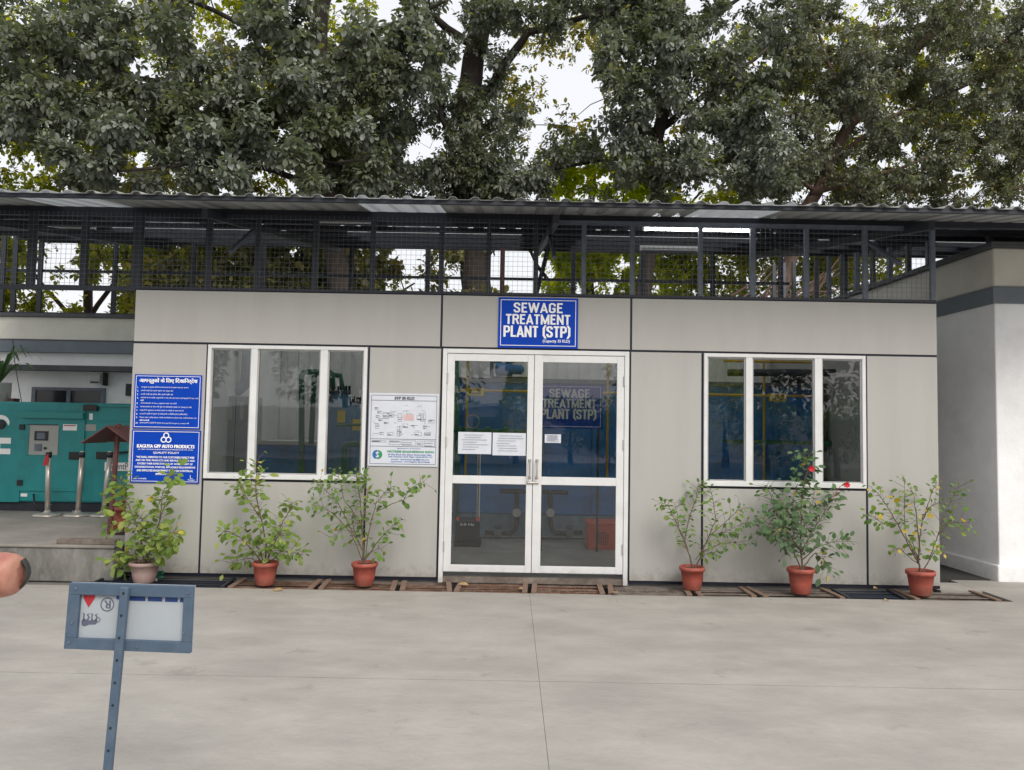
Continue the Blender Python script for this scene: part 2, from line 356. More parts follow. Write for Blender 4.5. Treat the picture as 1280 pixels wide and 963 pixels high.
_tc = {}
def text_geo(s, bold=0.0):
    key = (s, bold)
    if key in _tc: return _tc[key]
    cu = bpy.data.curves.new('lettering', 'FONT'); cu.body = s; cu.resolution_u = 2; cu.offset = bold; cu.space_character = 1.04 if bold == .024 else 1.0; cu.fill_mode = 'BOTH' if False else 'FRONT'
    ob = bpy.data.objects.new('lettering', cu); COL.objects.link(ob)
    me = bpy.data.meshes.new_from_object(ob)
    vs = [(v.co.x, v.co.y) for v in me.vertices]; fs = [tuple(p.vertices) for p in me.polygons]
    bpy.data.objects.remove(ob); bpy.data.curves.remove(cu); bpy.data.meshes.remove(me)
    _tc[key] = (vs, fs); return vs, fs
def add_text(mb, s, x0, x1, z0, z1, y, m=0, bold=.02, flip=False, heavy=0):
    """fit a line of text to the box x0..x1 by z0..z1 in the plane y, facing -y"""
    vs, fs = text_geo(s, bold)
    if not vs: return mb
    ax0 = min(v[0] for v in vs); ax1 = max(v[0] for v in vs); ay0 = min(v[1] for v in vs); ay1 = max(v[1] for v in vs)
    sx = (x1-x0)/max(1e-6, ax1-ax0); sz = (z1-z0)/max(1e-6, ay1-ay0)
    pts = []
    wide = heavy*(z1-z0)
    for k in ((-1, 0, 1) if heavy else (0,)):
        pts = []
        for a, b in vs:
            u, q = (a-ax0)*sx*(1-2*wide/(x1-x0))+wide*(1+k), (b-ay0)*sz
            if flip: u, q = (x1-x0)-u, (z1-z0)-q
            pts.append((x0+u, y-.0002*k, z0+q))
        mb.add(pts, fs, m)
    return mb
def add_text_h(mb, s, x, z0, h, y, m=0, bold=.02, align='l', sq=1.0, maxw=None):
    vs, fs = text_geo(s, bold)
    w = (max(v[0] for v in vs)-min(v[0] for v in vs)); hh = (max(v[1] for v in vs)-min(v[1] for v in vs))
    W = w/.72*h*sq
    if maxw: W = min(W, maxw)
    x0 = x if align == 'l' else x-W/2 if align == 'c' else x-W
    return add_text(mb, s, x0, x0+W, z0, z0+h, y, m, bold)

# condensed heavy capitals drawn as thick strokes, cell 0..1 high
GLY = {
 'S': (.50, [[(.41,.70),(.41,.82),(.34,.91),(.16,.91),(.09,.82),(.09,.68),(.14,.60),(.36,.42),(.41,.33),(.41,.18),(.34,.09),(.16,.09),(.09,.18),(.09,.31)]]),
 'E': (.44, [[(.41,.92),(.09,.92),(.09,.08),(.41,.08)],[(.09,.52),(.36,.52)]]),
 'W': (.78, [[(.07,1),(.23,.08),(.39,.92),(.55,.08),(.71,1)]]),
 'A': (.54, [[(.07,0),(.27,.93),(.47,0)],[(.15,.27),(.39,.27)]]),
 'G': (.52, [[(.42,.68),(.42,.82),(.35,.91),(.17,.91),(.09,.82),(.09,.18),(.17,.09),(.35,.09),(.42,.18),(.42,.44),(.27,.44)]]),
 'T': (.46, [[(.02,.92),(.44,.92)],[(.23,.92),(.23,0)]]),
 'R': (.52, [[(.09,0),(.09,.92),(.33,.92),(.42,.84),(.42,.60),(.33,.51),(.09,.51)],[(.30,.51),(.43,0)]]),
 'M': (.68, [[(.09,0),(.09,.94),(.34,.12),(.59,.94),(.59,0)]]),
 'N': (.54, [[(.09,0),(.09,.94),(.45,.06),(.45,1)]]),
 'P': (.50, [[(.09,0),(.09,.92),(.33,.92),(.42,.84),(.42,.55),(.33,.46),(.09,.46)]]),
 'L': (.42, [[(.09,1),(.09,.08),(.40,.08)]]),
 '(': (.26, [[(.22,1.06),(.11,.80),(.11,.18),(.22,-.08)]]),
 ')': (.26, [[(.04,1.06),(.15,.80),(.15,.18),(.04,-.08)]]),
 ' ': (.22, [])}
def block_text(mb, s, x0, x1, z0, z1, y, m=0):
    H = z1-z0; tot = sum(GLY[c][0]+.035 for c in s)-.035; k = (x1-x0)/tot; x = x0; n_ = 0
    for c in s:
        w_, strokes = GLY[c]
        for st in strokes:
            pts = [Vector((x+p[0]*k, p[1]*H)) for p in st]; hw = .088*H; paren = c in '()'
            lo_, hi_ = (-.10*H, 1.08*H) if paren else (0, H)
            for i in range(len(pts)-1):
                p, q = pts[i], pts[i+1]; d = (q-p).normalized(); e = hw*.72
                p = p-d*(e if i or abs(d.x*d.y) > .05 else 0); q = q+d*(e if i < len(pts)-2 or abs(d.x*d.y) > .05 else 0)
                nn = Vector((-d.y, d.x))*hw*(1.12 if abs(d.y) > .7 else .92); n_ += 1; yy_ = y-.00007*(n_ % 11)
                mb.add([(v.x, yy_, z0+min(max(v.y, lo_), hi_)) for v in (p+nn, q+nn, q-nn, p-nn)], [(3,2,1,0)], m)
        x += (w_+.035)*k
    return mb

# leaf template: midrib along +x (length 1), width along y
LV = np.array([(0,0,0),(.33,.30,.05),(.72,.27,.03),(1,0,-.10),(.72,-.27,.03),(.33,-.30,.05),(.33,0,0),(.72,0,-.02)], float)
LF = [(0,6,1),(6,7,2,1),(7,3,2),(0,5,6),(6,5,4,7),(7,4,3)]
def leaves_mesh(name, pos, ax, nrm, size, wid, mats, parent=None, base=(0,0,0), midx=None):
    pos = np.asarray(pos, float); ax = np.asarray(ax, float); nrm = np.asarray(nrm, float); n = len(pos)
    size = np.broadcast_to(np.asarray(size, float), (n,)); wid = np.broadcast_to(np.asarray(wid, float), (n,))
    ax = ax/np.linalg.norm(ax, axis=1)[:,None]
    sd_ = np.cross(nrm, ax); sd_ /= (np.linalg.norm(sd_, axis=1)[:,None]+1e-9); nn = np.cross(ax, sd_)
    b = np.array(BASE[parent.name] if parent is not None else base, float)
    curl = npr.uniform(.3, 2.2, n)
    V = pos[:,None,:]-b + (LV[None,:,0,None]*ax[:,None,:] + LV[None,:,1,None]*wid[:,None,None]*sd_[:,None,:] + LV[None,:,2,None]*curl[:,None,None]*nn[:,None,:])*size[:,None,None]
    V = V.reshape(-1, 3)
    lens = [len(f) for f in LF]; flat = np.array([i for f in LF for i in f])
    idx = (flat[None,:] + (np.arange(n)*8)[:,None]).ravel()
    tot = np.tile(lens, n); start = np.concatenate([[0], np.cumsum(tot)[:-1]])
    me = bpy.data.meshes.new(name)
    me.vertices.add(len(V)); me.vertices.foreach_set('co', V.ravel())
    me.loops.add(len(idx)); me.loops.foreach_set('vertex_index', idx.astype(np.int32))
    me.polygons.add(len(tot)); me.polygons.foreach_set('loop_start', start.astype(np.int32)); me.polygons.foreach_set('loop_total', tot.astype(np.int32))
    me.polygons.foreach_set('use_smooth', np.ones(len(tot), bool))
    for m in (mats if isinstance(mats, list) else [mats]): me.materials.append(m)
    if midx is not None: me.polygons.foreach_set('material_index', np.repeat(midx, len(LF)).astype(np.int32))
    me.update(calc_edges=True)
    a = me.attributes.new('rnd', 'FLOAT', 'FACE'); a.data.foreach_set('value', np.repeat(npr.rand(n), len(LF)).astype(np.float32))
    return put(bpy.data.objects.new(name, me), parent, base)

_leafm = {}
def leaf_proto(mt, wid=1.0):
    k = (mt.name, round(wid, 2))
    if k not in _leafm:
        me = bpy.data.meshes.new('leaf'); me.from_pydata([tuple(v*np.array((1, wid, 1))) for v in LV], [], LF)
        me.materials.append(mt); me.polygons.foreach_set('use_smooth', [True]*len(LF)); me.update(); _leafm[k] = me
    return _leafm[k]
def leaf_object(parent, p, ax, nr, size, mt, wid=1.0):
    ax = Vector(ax).normalized(); nr = Vector(nr); sd_ = nr.cross(ax)
    if sd_.length < 1e-3: sd_ = Vector((0,1,0)).cross(ax)
    sd_.normalize(); nn = ax.cross(sd_)
    o = bpy.data.objects.new('leaf', leaf_proto(mt, wid)); COL.objects.link(o); o.parent = parent
    BASE[o.name] = BASE[parent.name]
    m = Matrix((ax, sd_, nn)).transposed().to_4x4()
    o.matrix_basis = Matrix.Translation(Vector(p)-BASE[parent.name]) @ m @ Matrix.Scale(size, 4)
    return o

# ================================================================== GROUND
XL, XR = P(167,400).x, P(1172,400).x               # left and right ends of the facade
TX0, TX1, TY0, TY1 = -4.05, 4.78, -.46, .02        # drain trench
def rect_hole(mb, X0, X1, Y0, Y1, z):
    xs = [X0, TX0, TX1, X1]; ys = [Y0, TY0, TY1, Y1]
    for i in range(3):
        for j in range(3):
            if i == 1 and j == 1: continue
            mb.add([(xs[i],ys[j],z),(xs[i+1],ys[j],z),(xs[i+1],ys[j+1],z),(xs[i],ys[j+1],z)], [(0,1,2,3)])
g = MB(); rect_hole(g, -400, 400, -400, 400, -.04)
ground = kind(g.build('ground', M['base_ground']), 'structure')
ground['label'] = 'open ground under and around the concrete yard'
YJ = [-17, -13.5, -10, -6.1, -3.0, TY0]
XJ = [-17.6, -11.8, -5.9, .2, 6.2, 12.2, 18.2]
for j in range(len(YJ)-1):
    for i in range(len(XJ)-1):
        a, b, c, d = XJ[i]+.0011, XJ[i+1]-.0011, YJ[j]+.0048, YJ[j+1]-(.0048 if j < 4 else 0)
        # slightly ragged edges
        n = 24; top = []
        for k in range(n+1): top.append((a+(b-a)*k/n, c+rnd.uniform(-.0025,.0025)))
        for k in range(n+1): top.append((b-(b-a)*k/n, d+(rnd.uniform(-.0025,.0025) if j < 4 else rnd.uniform(-.004,.006))))
        mb = MB(); N_ = len(top)
        mb.add([(x,y,0) for x,y in top]+[(x,y,-.04) for x,y in top], [tuple(range(N_))]+[(q, q+N_, (q+1)%N_+N_, (q+1)%N_) for q in range(N_)])
        mb.build('slab', M['concrete'], ground)
# slab right of the drain, beside the white building
MB().box(TX1+.004, 18.2, TY0+.004, 1.2, -.039, -.001).build('slab', M['concrete'], ground)
MB().box(4.36, TX1+.002, .025, .45, -.039, -.002).build('slab', M['concrete'], ground)
t = MB(); t.box(TX0,TX1,TY0,TY1,-.26,-.22).box(TX0,TX1,TY0-.05,TY0-.001,-.24,-.041).box(TX0,TX1,TY1,TY1+.05,-.24,-.041).box(TX1+.0005,TX1+.05,TY0-.05,TY1+.05,-.25,-.041).box(TX0-.05,TX0-.0005,TY0-.05,TY1+.05,-.25,-.041)
kind(t.build('drain_trench', M['trench']), 'structure')['label'] = 'shallow drain trench along the foot of the facade'

# ================================================================== DRAIN GRATES
cuts = [168, 276, 392, 495, 566, 662, 757, 862, 936, 1036, 1112, 1196]
GR = 'drain covers along the foot of the building'
glab = ['dark blue iron drain cover behind the pale pink pot', 'rusty drain cover under the second potted plant from the left',
 'brown drain cover between the two left terracotta pots', 'rusty drain cover right of the third potted plant, left of the door',
 'rusty drain cover under the left glass door leaf', 'rusty drain cover under the right glass door leaf',
 'mottled drain cover at the right door jamb', 'greyed drain cover under the pot right of the door',
 'greyed drain cover between the two terracotta pots under the right window', 'dark blue iron drain cover under the right window edge',
 'greyed drain cover under the last terracotta pot on the right']
gkind = ['blue_iron','rust','rust','rust','rust','rust','rust_grey','rust_grey','rust_grey','blue_iron','rust_grey']
for i in range(len(cuts)-1):
    x0 = G(cuts[i], 738).x; x1 = G(cuts[i+1], 738).x
    if i == 0: x0 = TX0+.02
    if i == 10: x1 = TX1-.1
    th = thing('drain_grate', glab[i], 'drain cover', ((x0+x1)/2, -.22, -.03), GR)
    mt = M[gkind[i]]; nb = 6 if gkind[i] != 'blue_iron' else 9
    sk = rnd.uniform(-.02, .02)
    for k in range(nb):
        y = -.435 + .41*(k+.5)/nb; wd = .018 if nb == 9 else rnd.uniform(.026, .036)
        zz = rnd.uniform(-.012, -.004); dz = rnd.uniform(-.004,.004)
        MB().bar((x0+.03, y+rnd.uniform(-.005,.005), zz), (x1-.03, y+rnd.uniform(-.005,.005), zz+dz), wd*.72, .006).build('slat', mt, th)
    for k in range(2):
        xx = x0+.045 if k == 0 else x1-.045
        MB().bar((xx+sk, -.452, .0075), (xx-sk+rnd.uniform(-.01,.01), -.02, .0075), .05 if nb == 6 else .03, .015).build('end_board', M['board'] if nb == 6 else M['steel_dark'], th)
    if nb == 6 and i in (4,5,6):
        for k in range(7):
            xx = x0+.12+(x1-x0-.24)*k/6
            MB().box(xx-.006, xx+.006, -.43, -.03, -.022, -.013).build('cross_rod', M['rust'], th)

# ================================================================== SEWAGE PLANT BUILDING
def XZ(px, py): p = P(px, py, 0); return p.x, p.z
ZT = (XZ(170,362)[1]+XZ(1172,378)[1])/2; ZJ = (XZ(166,429.5)[1]+XZ(1172,444)[1])/2; ZB = .035
bd = thing('plant_building', 'low sewage plant room clad in pale grey panels with white windows', 'building', ((XL+XR)/2, 0, 0))
xa, xb = XZ(552,400)[0], XZ(789,400)[0]
wl0, wl1 = XZ(257,500)[0], XZ(459,520)[0]
wr0, wr1 = XZ(878,520)[0], XZ(1083,520)[0]
dl0, dl1 = XZ(549.5,580)[0], XZ(786.5,580)[0]
zwl = (XZ(255,600)[1]+XZ(458,603)[1])/2; zwr = (XZ(880,609)[1]+XZ(1083,613)[1])/2
g2 = .011
def panel(x0, x1, z0, z1):
    MB().box(x0+g2, x1-g2, 0, .03, z0+g2, z1-g2).build('wall_panel', M['panel'], bd, bevel=.003)
panel(XL, xa, ZJ, ZT); panel(xa, xb, ZJ, ZT); panel(xb, XR, ZJ, ZT)
panel(XL, wl0, ZB, ZJ); panel(wl0, wl1, ZB, zwl); panel(wl1, dl0, ZB, ZJ)
panel(dl1, wr0, ZB, ZJ); panel(wr0, wr1, ZB, zwr); panel(wr1, XR, ZB, ZJ)
# dark backing that shows in the joints (with openings)
b = MB(); yb0, yb1 = .014, .06
b.box(XL+.004, XR-.004, yb0, yb1, ZJ-.0, ZT-.005)
b.box(XL+.004, wl0+.01, yb0, yb1, ZB-.02, ZJ); b.box(wl0+.01, wl1-.01, yb0, yb1, ZB-.02, zwl+.01); b.box(wl1-.01, dl0+.01, yb0, yb1, ZB-.02, ZJ)
b.box(dl1-.01, wr0+.01, yb0, yb1, ZB-.02, ZJ); b.box(wr0+.01, wr1-.01, yb0, yb1, ZB-.02, zwr+.01); b.box(wr1-.01, XR-.004, yb0, yb1, ZB-.02, ZJ)
b.build('joint_backing', M['joint'], bd)
# side and rear walls, floor
MB().box(XL, XL+.05, .06, 5.0, 0, ZT-.01).build('side_wall', M['int_wall'], bd)
MB().box(XR-.05, XR, .06, 5.0, 0, ZT-.01).build('side_wall', M['panel'], bd)
rw = MB(); n = 46
for k in range(n):
    xx = XL+.06+(XR-XL-.12)*k/n; xw = (XR-XL-.12)/n
    rw.box(xx, xx+xw*.55, 4.88, 5.0, 0, 3.3); rw.box(xx+xw*.55, xx+xw, 4.91, 5.0, 0, 3.3)
rw.build('rear_wall', M['int_wall'], bd)
MB().box(XL+.05, XR-.05, .06, 4.9, -.1, .06).build('room_floor', M['floor'], bd)
MB().box(dl0+.01, dl1-.01, -.01, .1, .0, .058).build('threshold', M['rust_grey'], bd)
MB().box(XL, XR, 4.95, 5.1, 3.3, 3.36).build('rear_sill', M['steel_dark'], bd)

def pane_box(x0,x1,z0,z1,parent,y=.012):
    MB().box(x0, x1, y, y+.006, z0, z1).build('pane', M['glass'], parent)
def window(x0, x1, z0, z1, mul, name='window'):
    """aluminium window: outer frame, mullions and three panes; mul are (x0, x1) spans of the mullions"""
    fw = .035
    y0, y1 = -.022, .055
    f = MB(); f.box(x0, x0+fw, y0, y1, z0, z1).box(x1-fw, x1, y0, y1, z0, z1).box(x0+fw, x1-fw, y0+.001, y1, z0, z0+.05).box(x0+fw, x1-fw, y0+.001, y1, z1-fw, z1)
    fr = f.build(name, M['white_alu'], bd, bevel=.003)
    prev = x0+fw
    edges = []
    for a, c in mul: edges.append((prev, a)); prev = c
    edges.append((prev, x1-fw))
    for a, c in mul:
        MB().box(a, c, y0+.004, y1, z0+.05, z1-fw).build('mullion', M['white_alu'], fr, bevel=.002)
    for i, (a, c) in enumerate(edges):
        s = .014; mb = MB(); zz0, zz1 = z0+.05, z1-fw; yy = .0
        mb.box(a, a+s, yy, .03, zz0, zz1).box(c-s, c, yy, .03, zz0, zz1).box(a+s, c-s, yy+.001, .03, zz0, zz0+s).box(a+s, c-s, yy+.001, .03, zz1-s, zz1)
        mb.build('sash', M['alu_inner'], fr)
        pane_box(a+s-.002, c-s+.002, zz0+s-.002, zz1-s+.002, fr)
    return fr
window(wl0+.012, wl1-.012, zwl+.015, ZJ-.012, [(XZ(312,520)[0], XZ(320,520)[0]), (XZ(399,520)[0], XZ(408,520)[0])])
window(wr0+.012, wr1-.012, zwr+.015, ZJ-.012, [(XZ(932,520)[0], XZ(940,520)[0]), (XZ(1018,520)[0], XZ(1027,520)[0])])

# door
zd1 = ZJ-.012; dx0, dx1 = dl0+.012, dl1-.012
f = MB(); f.box(dx0, dx0+.045, -.03, .055, .0, zd1).box(dx1-.045, dx1, -.03, .055, .0, zd1).box(dx0+.045, dx1-.045, -.029, .055, zd1-.045, zd1)
f.build('door_frame', M['white_alu'], bd, bevel=.004)
xm = XZ(666,580)[0]
def leaf(x0, x1, px0, px1, hinge_x, hx):
    z0, z1 = .11, zd1-.05
    zu0, zu1 = XZ(640,595.5)[1], XZ(640,452.5)[1]; zl0, zl1 = XZ(640,707)[1], XZ(640,605.5)[1]
    y0, y1 = -.022, .02
    m = MB(); m.box(x0, px0, y0, y1, z0, z1).box(px1, x1, y0, y1, z0, z1)
    m.box(px0, px1, y0+.002, y1, z0, zl0).box(px0, px1, y0+.002, y1, zl1, zu0).box(px0, px1, y0+.002, y1, zu1, z1)
    dr = m.build('door', M['white_alu'], bd, bevel=.003)
    pane_box(px0-.002, px1+.002, zu0-.002, zu1+.002, dr, .002); pane_box(px0-.002, px1+.002, zl0-.002, zl1+.002, dr, .002)
    for zz in (z0+.25, (z0+z1)/2+.2, z1-.25):
        MB().path([(hinge_x, y0-.008, zz-.05), (hinge_x, y0-.008, zz+.05)], .008, 8).build('hinge', M['alu_inner'], dr)
    hz = XZ(640,586)[1]
    h = MB().path([(hx, y0, hz-.085), (hx, y0-.045, hz-.085), (hx, y0-.05, hz), (hx, y0-.045, hz+.085), (hx, y0, hz+.085)], .008, 8)
    h.box(hx-.015, hx+.015, y0-.005, y0, hz-.1, hz-.07).box(hx-.015, hx+.015, y0-.005, y0, hz+.07, hz+.1)
    h.build('handle', M['chrome'], dr)
    return dr
d1 = leaf(dx0+.048, xm-.003, XZ(566,580)[0], XZ(658,580)[0], dx0+.05, XZ(662,586)[0])
d2 = leaf(xm+.003, dx1-.048, XZ(677,580)[0], XZ(770,580)[0], dx1-.05, XZ(671,586)[0])
hz = XZ(640,603)[1]
MB().path([(xm-.05,-.035,hz),(xm+.06,-.035,hz)], .007, 8).box(xm-.06,xm-.03,-.034,-.022,hz-.012,hz+.012).box(xm+.03,xm+.06,-.034,-.022,hz-.012,hz+.012).build('bolt_latch', M['chrome'], d2)

# ================================================================== SIGNS ON THE FACADE
def plate(name, label, x0, x1, z0, z1, y1, mt, th=.008, border=.5, bmat=None, cat='sign'):
    th_ = thing(name, label, cat, ((x0+x1)/2, y1, z0))
    MB().box(x0, x1, y1-th, y1, z0, z1).build('backing', mt, th_)
    return th_
def border(mb, x0, x1, z0, z1, y, ins, w, m=0):
    a, b_, c, d = x0+ins, x1-ins, z0+ins, z1-ins
    for (p, q, r_, s_) in ((a,b_,c,c+w),(a,b_,d-w,d),(a,a+w,c+w,d-w),(b_-w,b_,c+w,d-w)):
        mb.add([(p,y,r_),(q,y,r_),(q,y,s_),(p,y,s_)], [(0,1,2,3)], m)
sx0, sz1 = XZ(623.5,372); sx1, sz0 = XZ(722,436.5)
def main_sign(x0, x1, z0, z1, y, th, cap=True):
    W, H = x1-x0, z1-z0; t = MB(); yy = y-.0105
    border(t, x0, x1, z0, z1, yy, .022*W/.8, .006)
    block_text(t, 'SEWAGE', x0+.185*W, x1-.19*W, z0+.70*H, z0+.90*H, yy)
    block_text(t, 'TREATMENT', x0+.09*W, x1-.095*W, z0+.47*H, z0+.67*H, yy)
    block_text(t, 'PLANT (STP)', x0+.065*W, x1-.09*W, z0+.215*H, z0+.44*H, yy)
    if cap: add_text(t, '(Capacity 35 KLD)', x1-.44*W, x1-.10*W, z0+.10*H, z0+.175*H, yy, bold=.02)
    t.build('lettering', M['white'], th)
s1 = plate('wall_sign', 'blue sewage treatment plant sign above the double glass door', sx0, sx1, sz0, sz1, -.006, M['blue'])
main_sign(sx0, sx1, sz0, sz1, -.006, s1)

ux0, uz1 = XZ(168,468); ux1, uz0 = XZ(251.5,537)
ux0 = XZ(168,500)[0]; ux1 = XZ(252,500)[0]
s2 = plate('notice_board', 'blue notice with a Hindi heading and ten numbered lines, the upper one', ux0, ux1, uz0, uz1, -.004, M['blue'])
t = MB(); yy = -.0145; W = ux1-ux0; H = uz1-uz0
border(t, ux0, ux1, uz0, uz1, yy, .014, .005)
add_text(t, 'आगन्तुकों के िलए िदशािनर्देश', ux0+.07*W, ux1-.06*W, uz1-.17*H, uz1-.06*H, yy, bold=0, heavy=.045)
lines = ['आगन्तुकों को सुरक्षा नियमों का पालन करना है एवं पहचान पत्र साथ रखना है', 'अपनी गाड़ी को अपने स्थान पर पार्क करें', 'अपनी गाड़ी को हमेशा बैक करके खड़ी करें',
 'मशीनरी के पास बिना अनुमति के न जाएं और काम करने वाले व्यक्ति से बात न करें', 'आपातकालीन में Siren सुनकर बाहर आ जायें', 'आपातकालीन के समय की दूरी पर असेम्बली प्वाइंट पर एकत्र हो जायें',
 'कम्पनी में धूम्रपान का सेवन करना व माचिस ले जाना मना है', 'कम्पनी में किसी भी प्रकार की फोटोग्राफी व विडियोग्राफी प्रतिबन्धित है', 'Please wear safety shoes, mask and helmet in plant area, mobile phone not', 'आपातकालीन स्थिति में कृपया Security से Emergency contact करें']
lw = [.72,.49,.49,.88,.55,.78,.66,.72,.86,.75]
for i, s_ in enumerate(lines):
    zc = uz1-H*(.255+.0655*i+(.035 if i > 3 else 0)+(.035 if i > 8 else 0))
    add_text(t, s_, ux0+.10*W, ux0+.10*W+lw[i]*W*.98, zc, zc+.036*H, yy, bold=0)
    add_text_h(t, str(i+1)+'.', ux0+.045*W, zc, .03*H, yy, bold=.02)
add_text(t, 'करें', ux0+.10*W, ux0+.15*W, uz1-H*.495, uz1-H*.465, yy)
add_text(t, 'allowed', ux0+.10*W, ux0+.24*W, uz1-H*.86, uz1-H*.83, yy)
t.build('lettering', M['white'], s2)

vx0 = XZ(164.5,570)[0]; vx1 = XZ(250.5,570)[0]; vz1 = XZ(208,537.8)[1]; vz0 = XZ(208,604)[1]
s3 = plate('notice_board', 'blue quality policy board with a white ring logo, the lower one', vx0, vx1, vz0, vz1, -.004, M['blue'])
t = MB(); W = vx1-vx0; H = vz1-vz0; cx = (vx0+vx1)/2
border(t, vx0, vx1, vz0, vz1, yy, .014, .005)
for k in range(3):                                   # three linked rings
    a0 = R(90+120*k); c_ = (cx+.028*math.cos(a0), vz1-.155*H+.028*math.sin(a0))
    vs = []; nn = 16
    for q in range(nn):
        a = 2*PI*q/nn; vs += [(c_[0]+.020*math.cos(a), yy-.0004*k, c_[1]+.020*math.sin(a)), (c_[0]+.031*math.cos(a), yy-.0004*k, c_[1]+.031*math.sin(a))]
    t.add(vs, [(2*q, 2*q+1, (2*q+3)%(2*nn), (2*q+2)%(2*nn)) for q in range(nn)])
add_text(t, 'KAGUYA GPP AUTO PRODUCTS', vx0+.08*W, vx1-.08*W, vz1-.34*H, vz1-.275*H, yy, bold=0, heavy=.09)
add_text(t, '(A UNIT OF DHANUSHA PRECISION PRODUCTS PVT. LTD.)', vx0+.10*W, vx1-.10*W, vz1-.385*H, vz1-.36*H, yy, bold=.02)
add_text(t, 'QUALITY POLICY', vx0+.32*W, vx1-.30*W, vz1-.455*H, vz1-.41*H, yy, bold=.02)
for i, (s_, w_) in enumerate((('"WE SHALL DISPATCH TO OUR CUSTOMERS DEFECT FREE', .84), ('AND ON TIME, PRODUCTS AND SERVICES TO MEET AND', .86), ('EXCEED THEIR EXPECTATIONS, BY ACHIEVEMENT OF', .80),
      ('ORGANISATIONAL PURPOSE, APPLICABLE REQUIREMENTS', .88), ('AND EMPLOYEE ENGAGEMENT THROUGH CONTINUAL', .82), ('IMPROVEMENT"', .26))):
    zc = vz1-H*(.535+.063*i); add_text(t, s_, cx-w_*W/2, cx+w_*W/2, zc, zc+.040*H, yy, bold=.03)
add_text(t, 'Date : 01.04.2022', vx0+.05*W, vx0+.24*W, vz0+.065*H, vz0+.09*H, yy)
add_text(t, 'President', vx1-.16*W, vx1-.06*W, vz0+.055*H, vz0+.08*H, yy)
add_text(t, 'L.', vx1-.13*W, vx1-.09*W, vz0+.09*H, vz0+.16*H, yy, bold=0)
t.build('lettering', M['white'], s3)

px0 = XZ(461,540)[0]; px1 = XZ(548,540)[0]; pz1 = XZ(505,492)[1]; pz0 = XZ(505,583)[1]
s4 = plate('process_poster', 'white process diagram poster on the panel left of the door', px0, px1, pz0, pz1, -.004, M['paper'], cat='poster')
W = px1-px0; H = pz1-pz0; t = MB(); T = lambda u, v: (px0+u*W, pz1-v*H)
def ln(mb, u0, v0, u1, v1, w_=.0035, m=0):
    a, c = T(u0, v0), T(u1, v1); d = Vector((c[0]-a[0], 0, c[1]-a[1])); L_ = d.length
    if L_ < 1e-6: return
    nrm_ = Vector((-d.z, 0, d.x))/L_*w_/2
    A, C = Vector((a[0], yy, a[1])), Vector((c[0], yy, c[1]))
    mb.add([A-nrm_, C-nrm_, C+nrm_, A+nrm_], [(0,1,2,3)], m)
for u0, v0, u1, v1 in ((.03,.03,.97,.03),(.03,.10,.97,.10),(.03,.97,.97,.97),(.03,.03,.03,.97),(.97,.03,.97,.97),(.03,.73,.97,.73),(.03,.63,.97,.63)):
    ln(t, u0, v0, u1, v1, .004)
add_text(t, 'STP 35 KLD', px0+.36*W, px0+.65*W, pz1-.088*H, pz1-.048*H, yy, bold=.03, heavy=.07)
dr = random.Random(3)
for (u, v, w_, h_) in ((.08,.20,.05,.03),(.12,.25,.06,.03),(.10,.31,.05,.03),(.14,.35,.05,.03),(.20,.27,.08,.08),(.28,.27,.08,.06),(.22,.40,.06,.02),(.42,.28,.05,.11),(.10,.43,.05,.06),(.16,.54,.06,.03),(.27,.54,.08,.04),
       (.41,.46,.04,.13),(.44,.45,.03,.13),(.49,.42,.07,.05),(.69,.30,.06,.06),(.74,.28,.03,.10),(.78,.26,.03,.12),(.86,.36,.08,.04),(.78,.44,.05,.04),(.66,.53,.10,.05),(.80,.53,.09,.04),(.60,.44,.10,.0),(.05,.655,.2,.02),(.30,.655,.16,.05),(.48,.65,.20,.06),(.70,.66,.08,.05),(.80,.65,.15,.07)):
    for e in ((u,v,u+w_,v),(u,v+h_,u+w_,v+h_),(u,v,u,v+h_),(u+w_,v,u+w_,v+h_)): ln(t, *e, .002)
    for q in range(2): 
        a_ = v+dr.uniform(0, max(.01,h_)); ln(t, u+.005, a_, u+w_*dr.uniform(.5,.95), a_, .004)
for q in range(26):
    u, v = dr.uniform(.06,.88), dr.uniform(.16,.58); ln(t, u, v, u+dr.uniform(.02,.09), v, .002)
    ln(t, u, v, u, v+dr.uniform(-.05,.05), .0015)
t.build('diagram', M['ink'], s4)
t = MB(); yy2 = yy-.0006
for u in (.50,.55,.60):
    a, c = T(u, .29), T(u+.045, .37); t.add([(a[0],yy2,c[1]),(c[0],yy2,c[1]),(c[0],yy2,a[1]),(a[0],yy2,a[1])], [(0,1,2,3)])
t.build('tank_blocks', M['pink'], s4)
t = MB(); add_text(t, 'VINTREES ENGINEERING INDIA', px0+.27*W, px1-.05*W, pz1-.815*H, pz1-.785*H, yy, bold=.03)
def arc(mb, cx_, cz_, r0, r1, a0, a1, y, m=0):
    n_ = 14; vs = []
    for q in range(n_+1):
        a = a0+(a1-a0)*q/n_; k_ = math.sin(PI*q/n_)**.4 if 0 < q < n_ else .05
        rm = (r0+r1)/2; hw = (r1-r0)/2*k_
        vs += [(cx_+(rm-hw)*math.cos(a), y, cz_+(rm-hw)*math.sin(a)), (cx_+(rm+hw)*math.cos(a), y, cz_+(rm+hw)*math.sin(a))]
    mb.add(vs, [(2*q, 2*q+1, 2*q+3, 2*q+2) for q in range(n_)], m)
lc = T(.135,.845); arc(t, lc[0], lc[1], .025, .05, R(-100), R(90), yy); arc(t, lc[0]+.012, lc[1]-.005, .0, .02, R(-60), R(150), yy-.0003)
t.build('green_print', M['ink_green'], s4)
t = MB(); arc(t, lc[0], lc[1], .025, .05, R(80), R(270), yy); arc(t, lc[0]-.012, lc[1]+.005, .0, .02, R(110), R(330), yy-.0003)
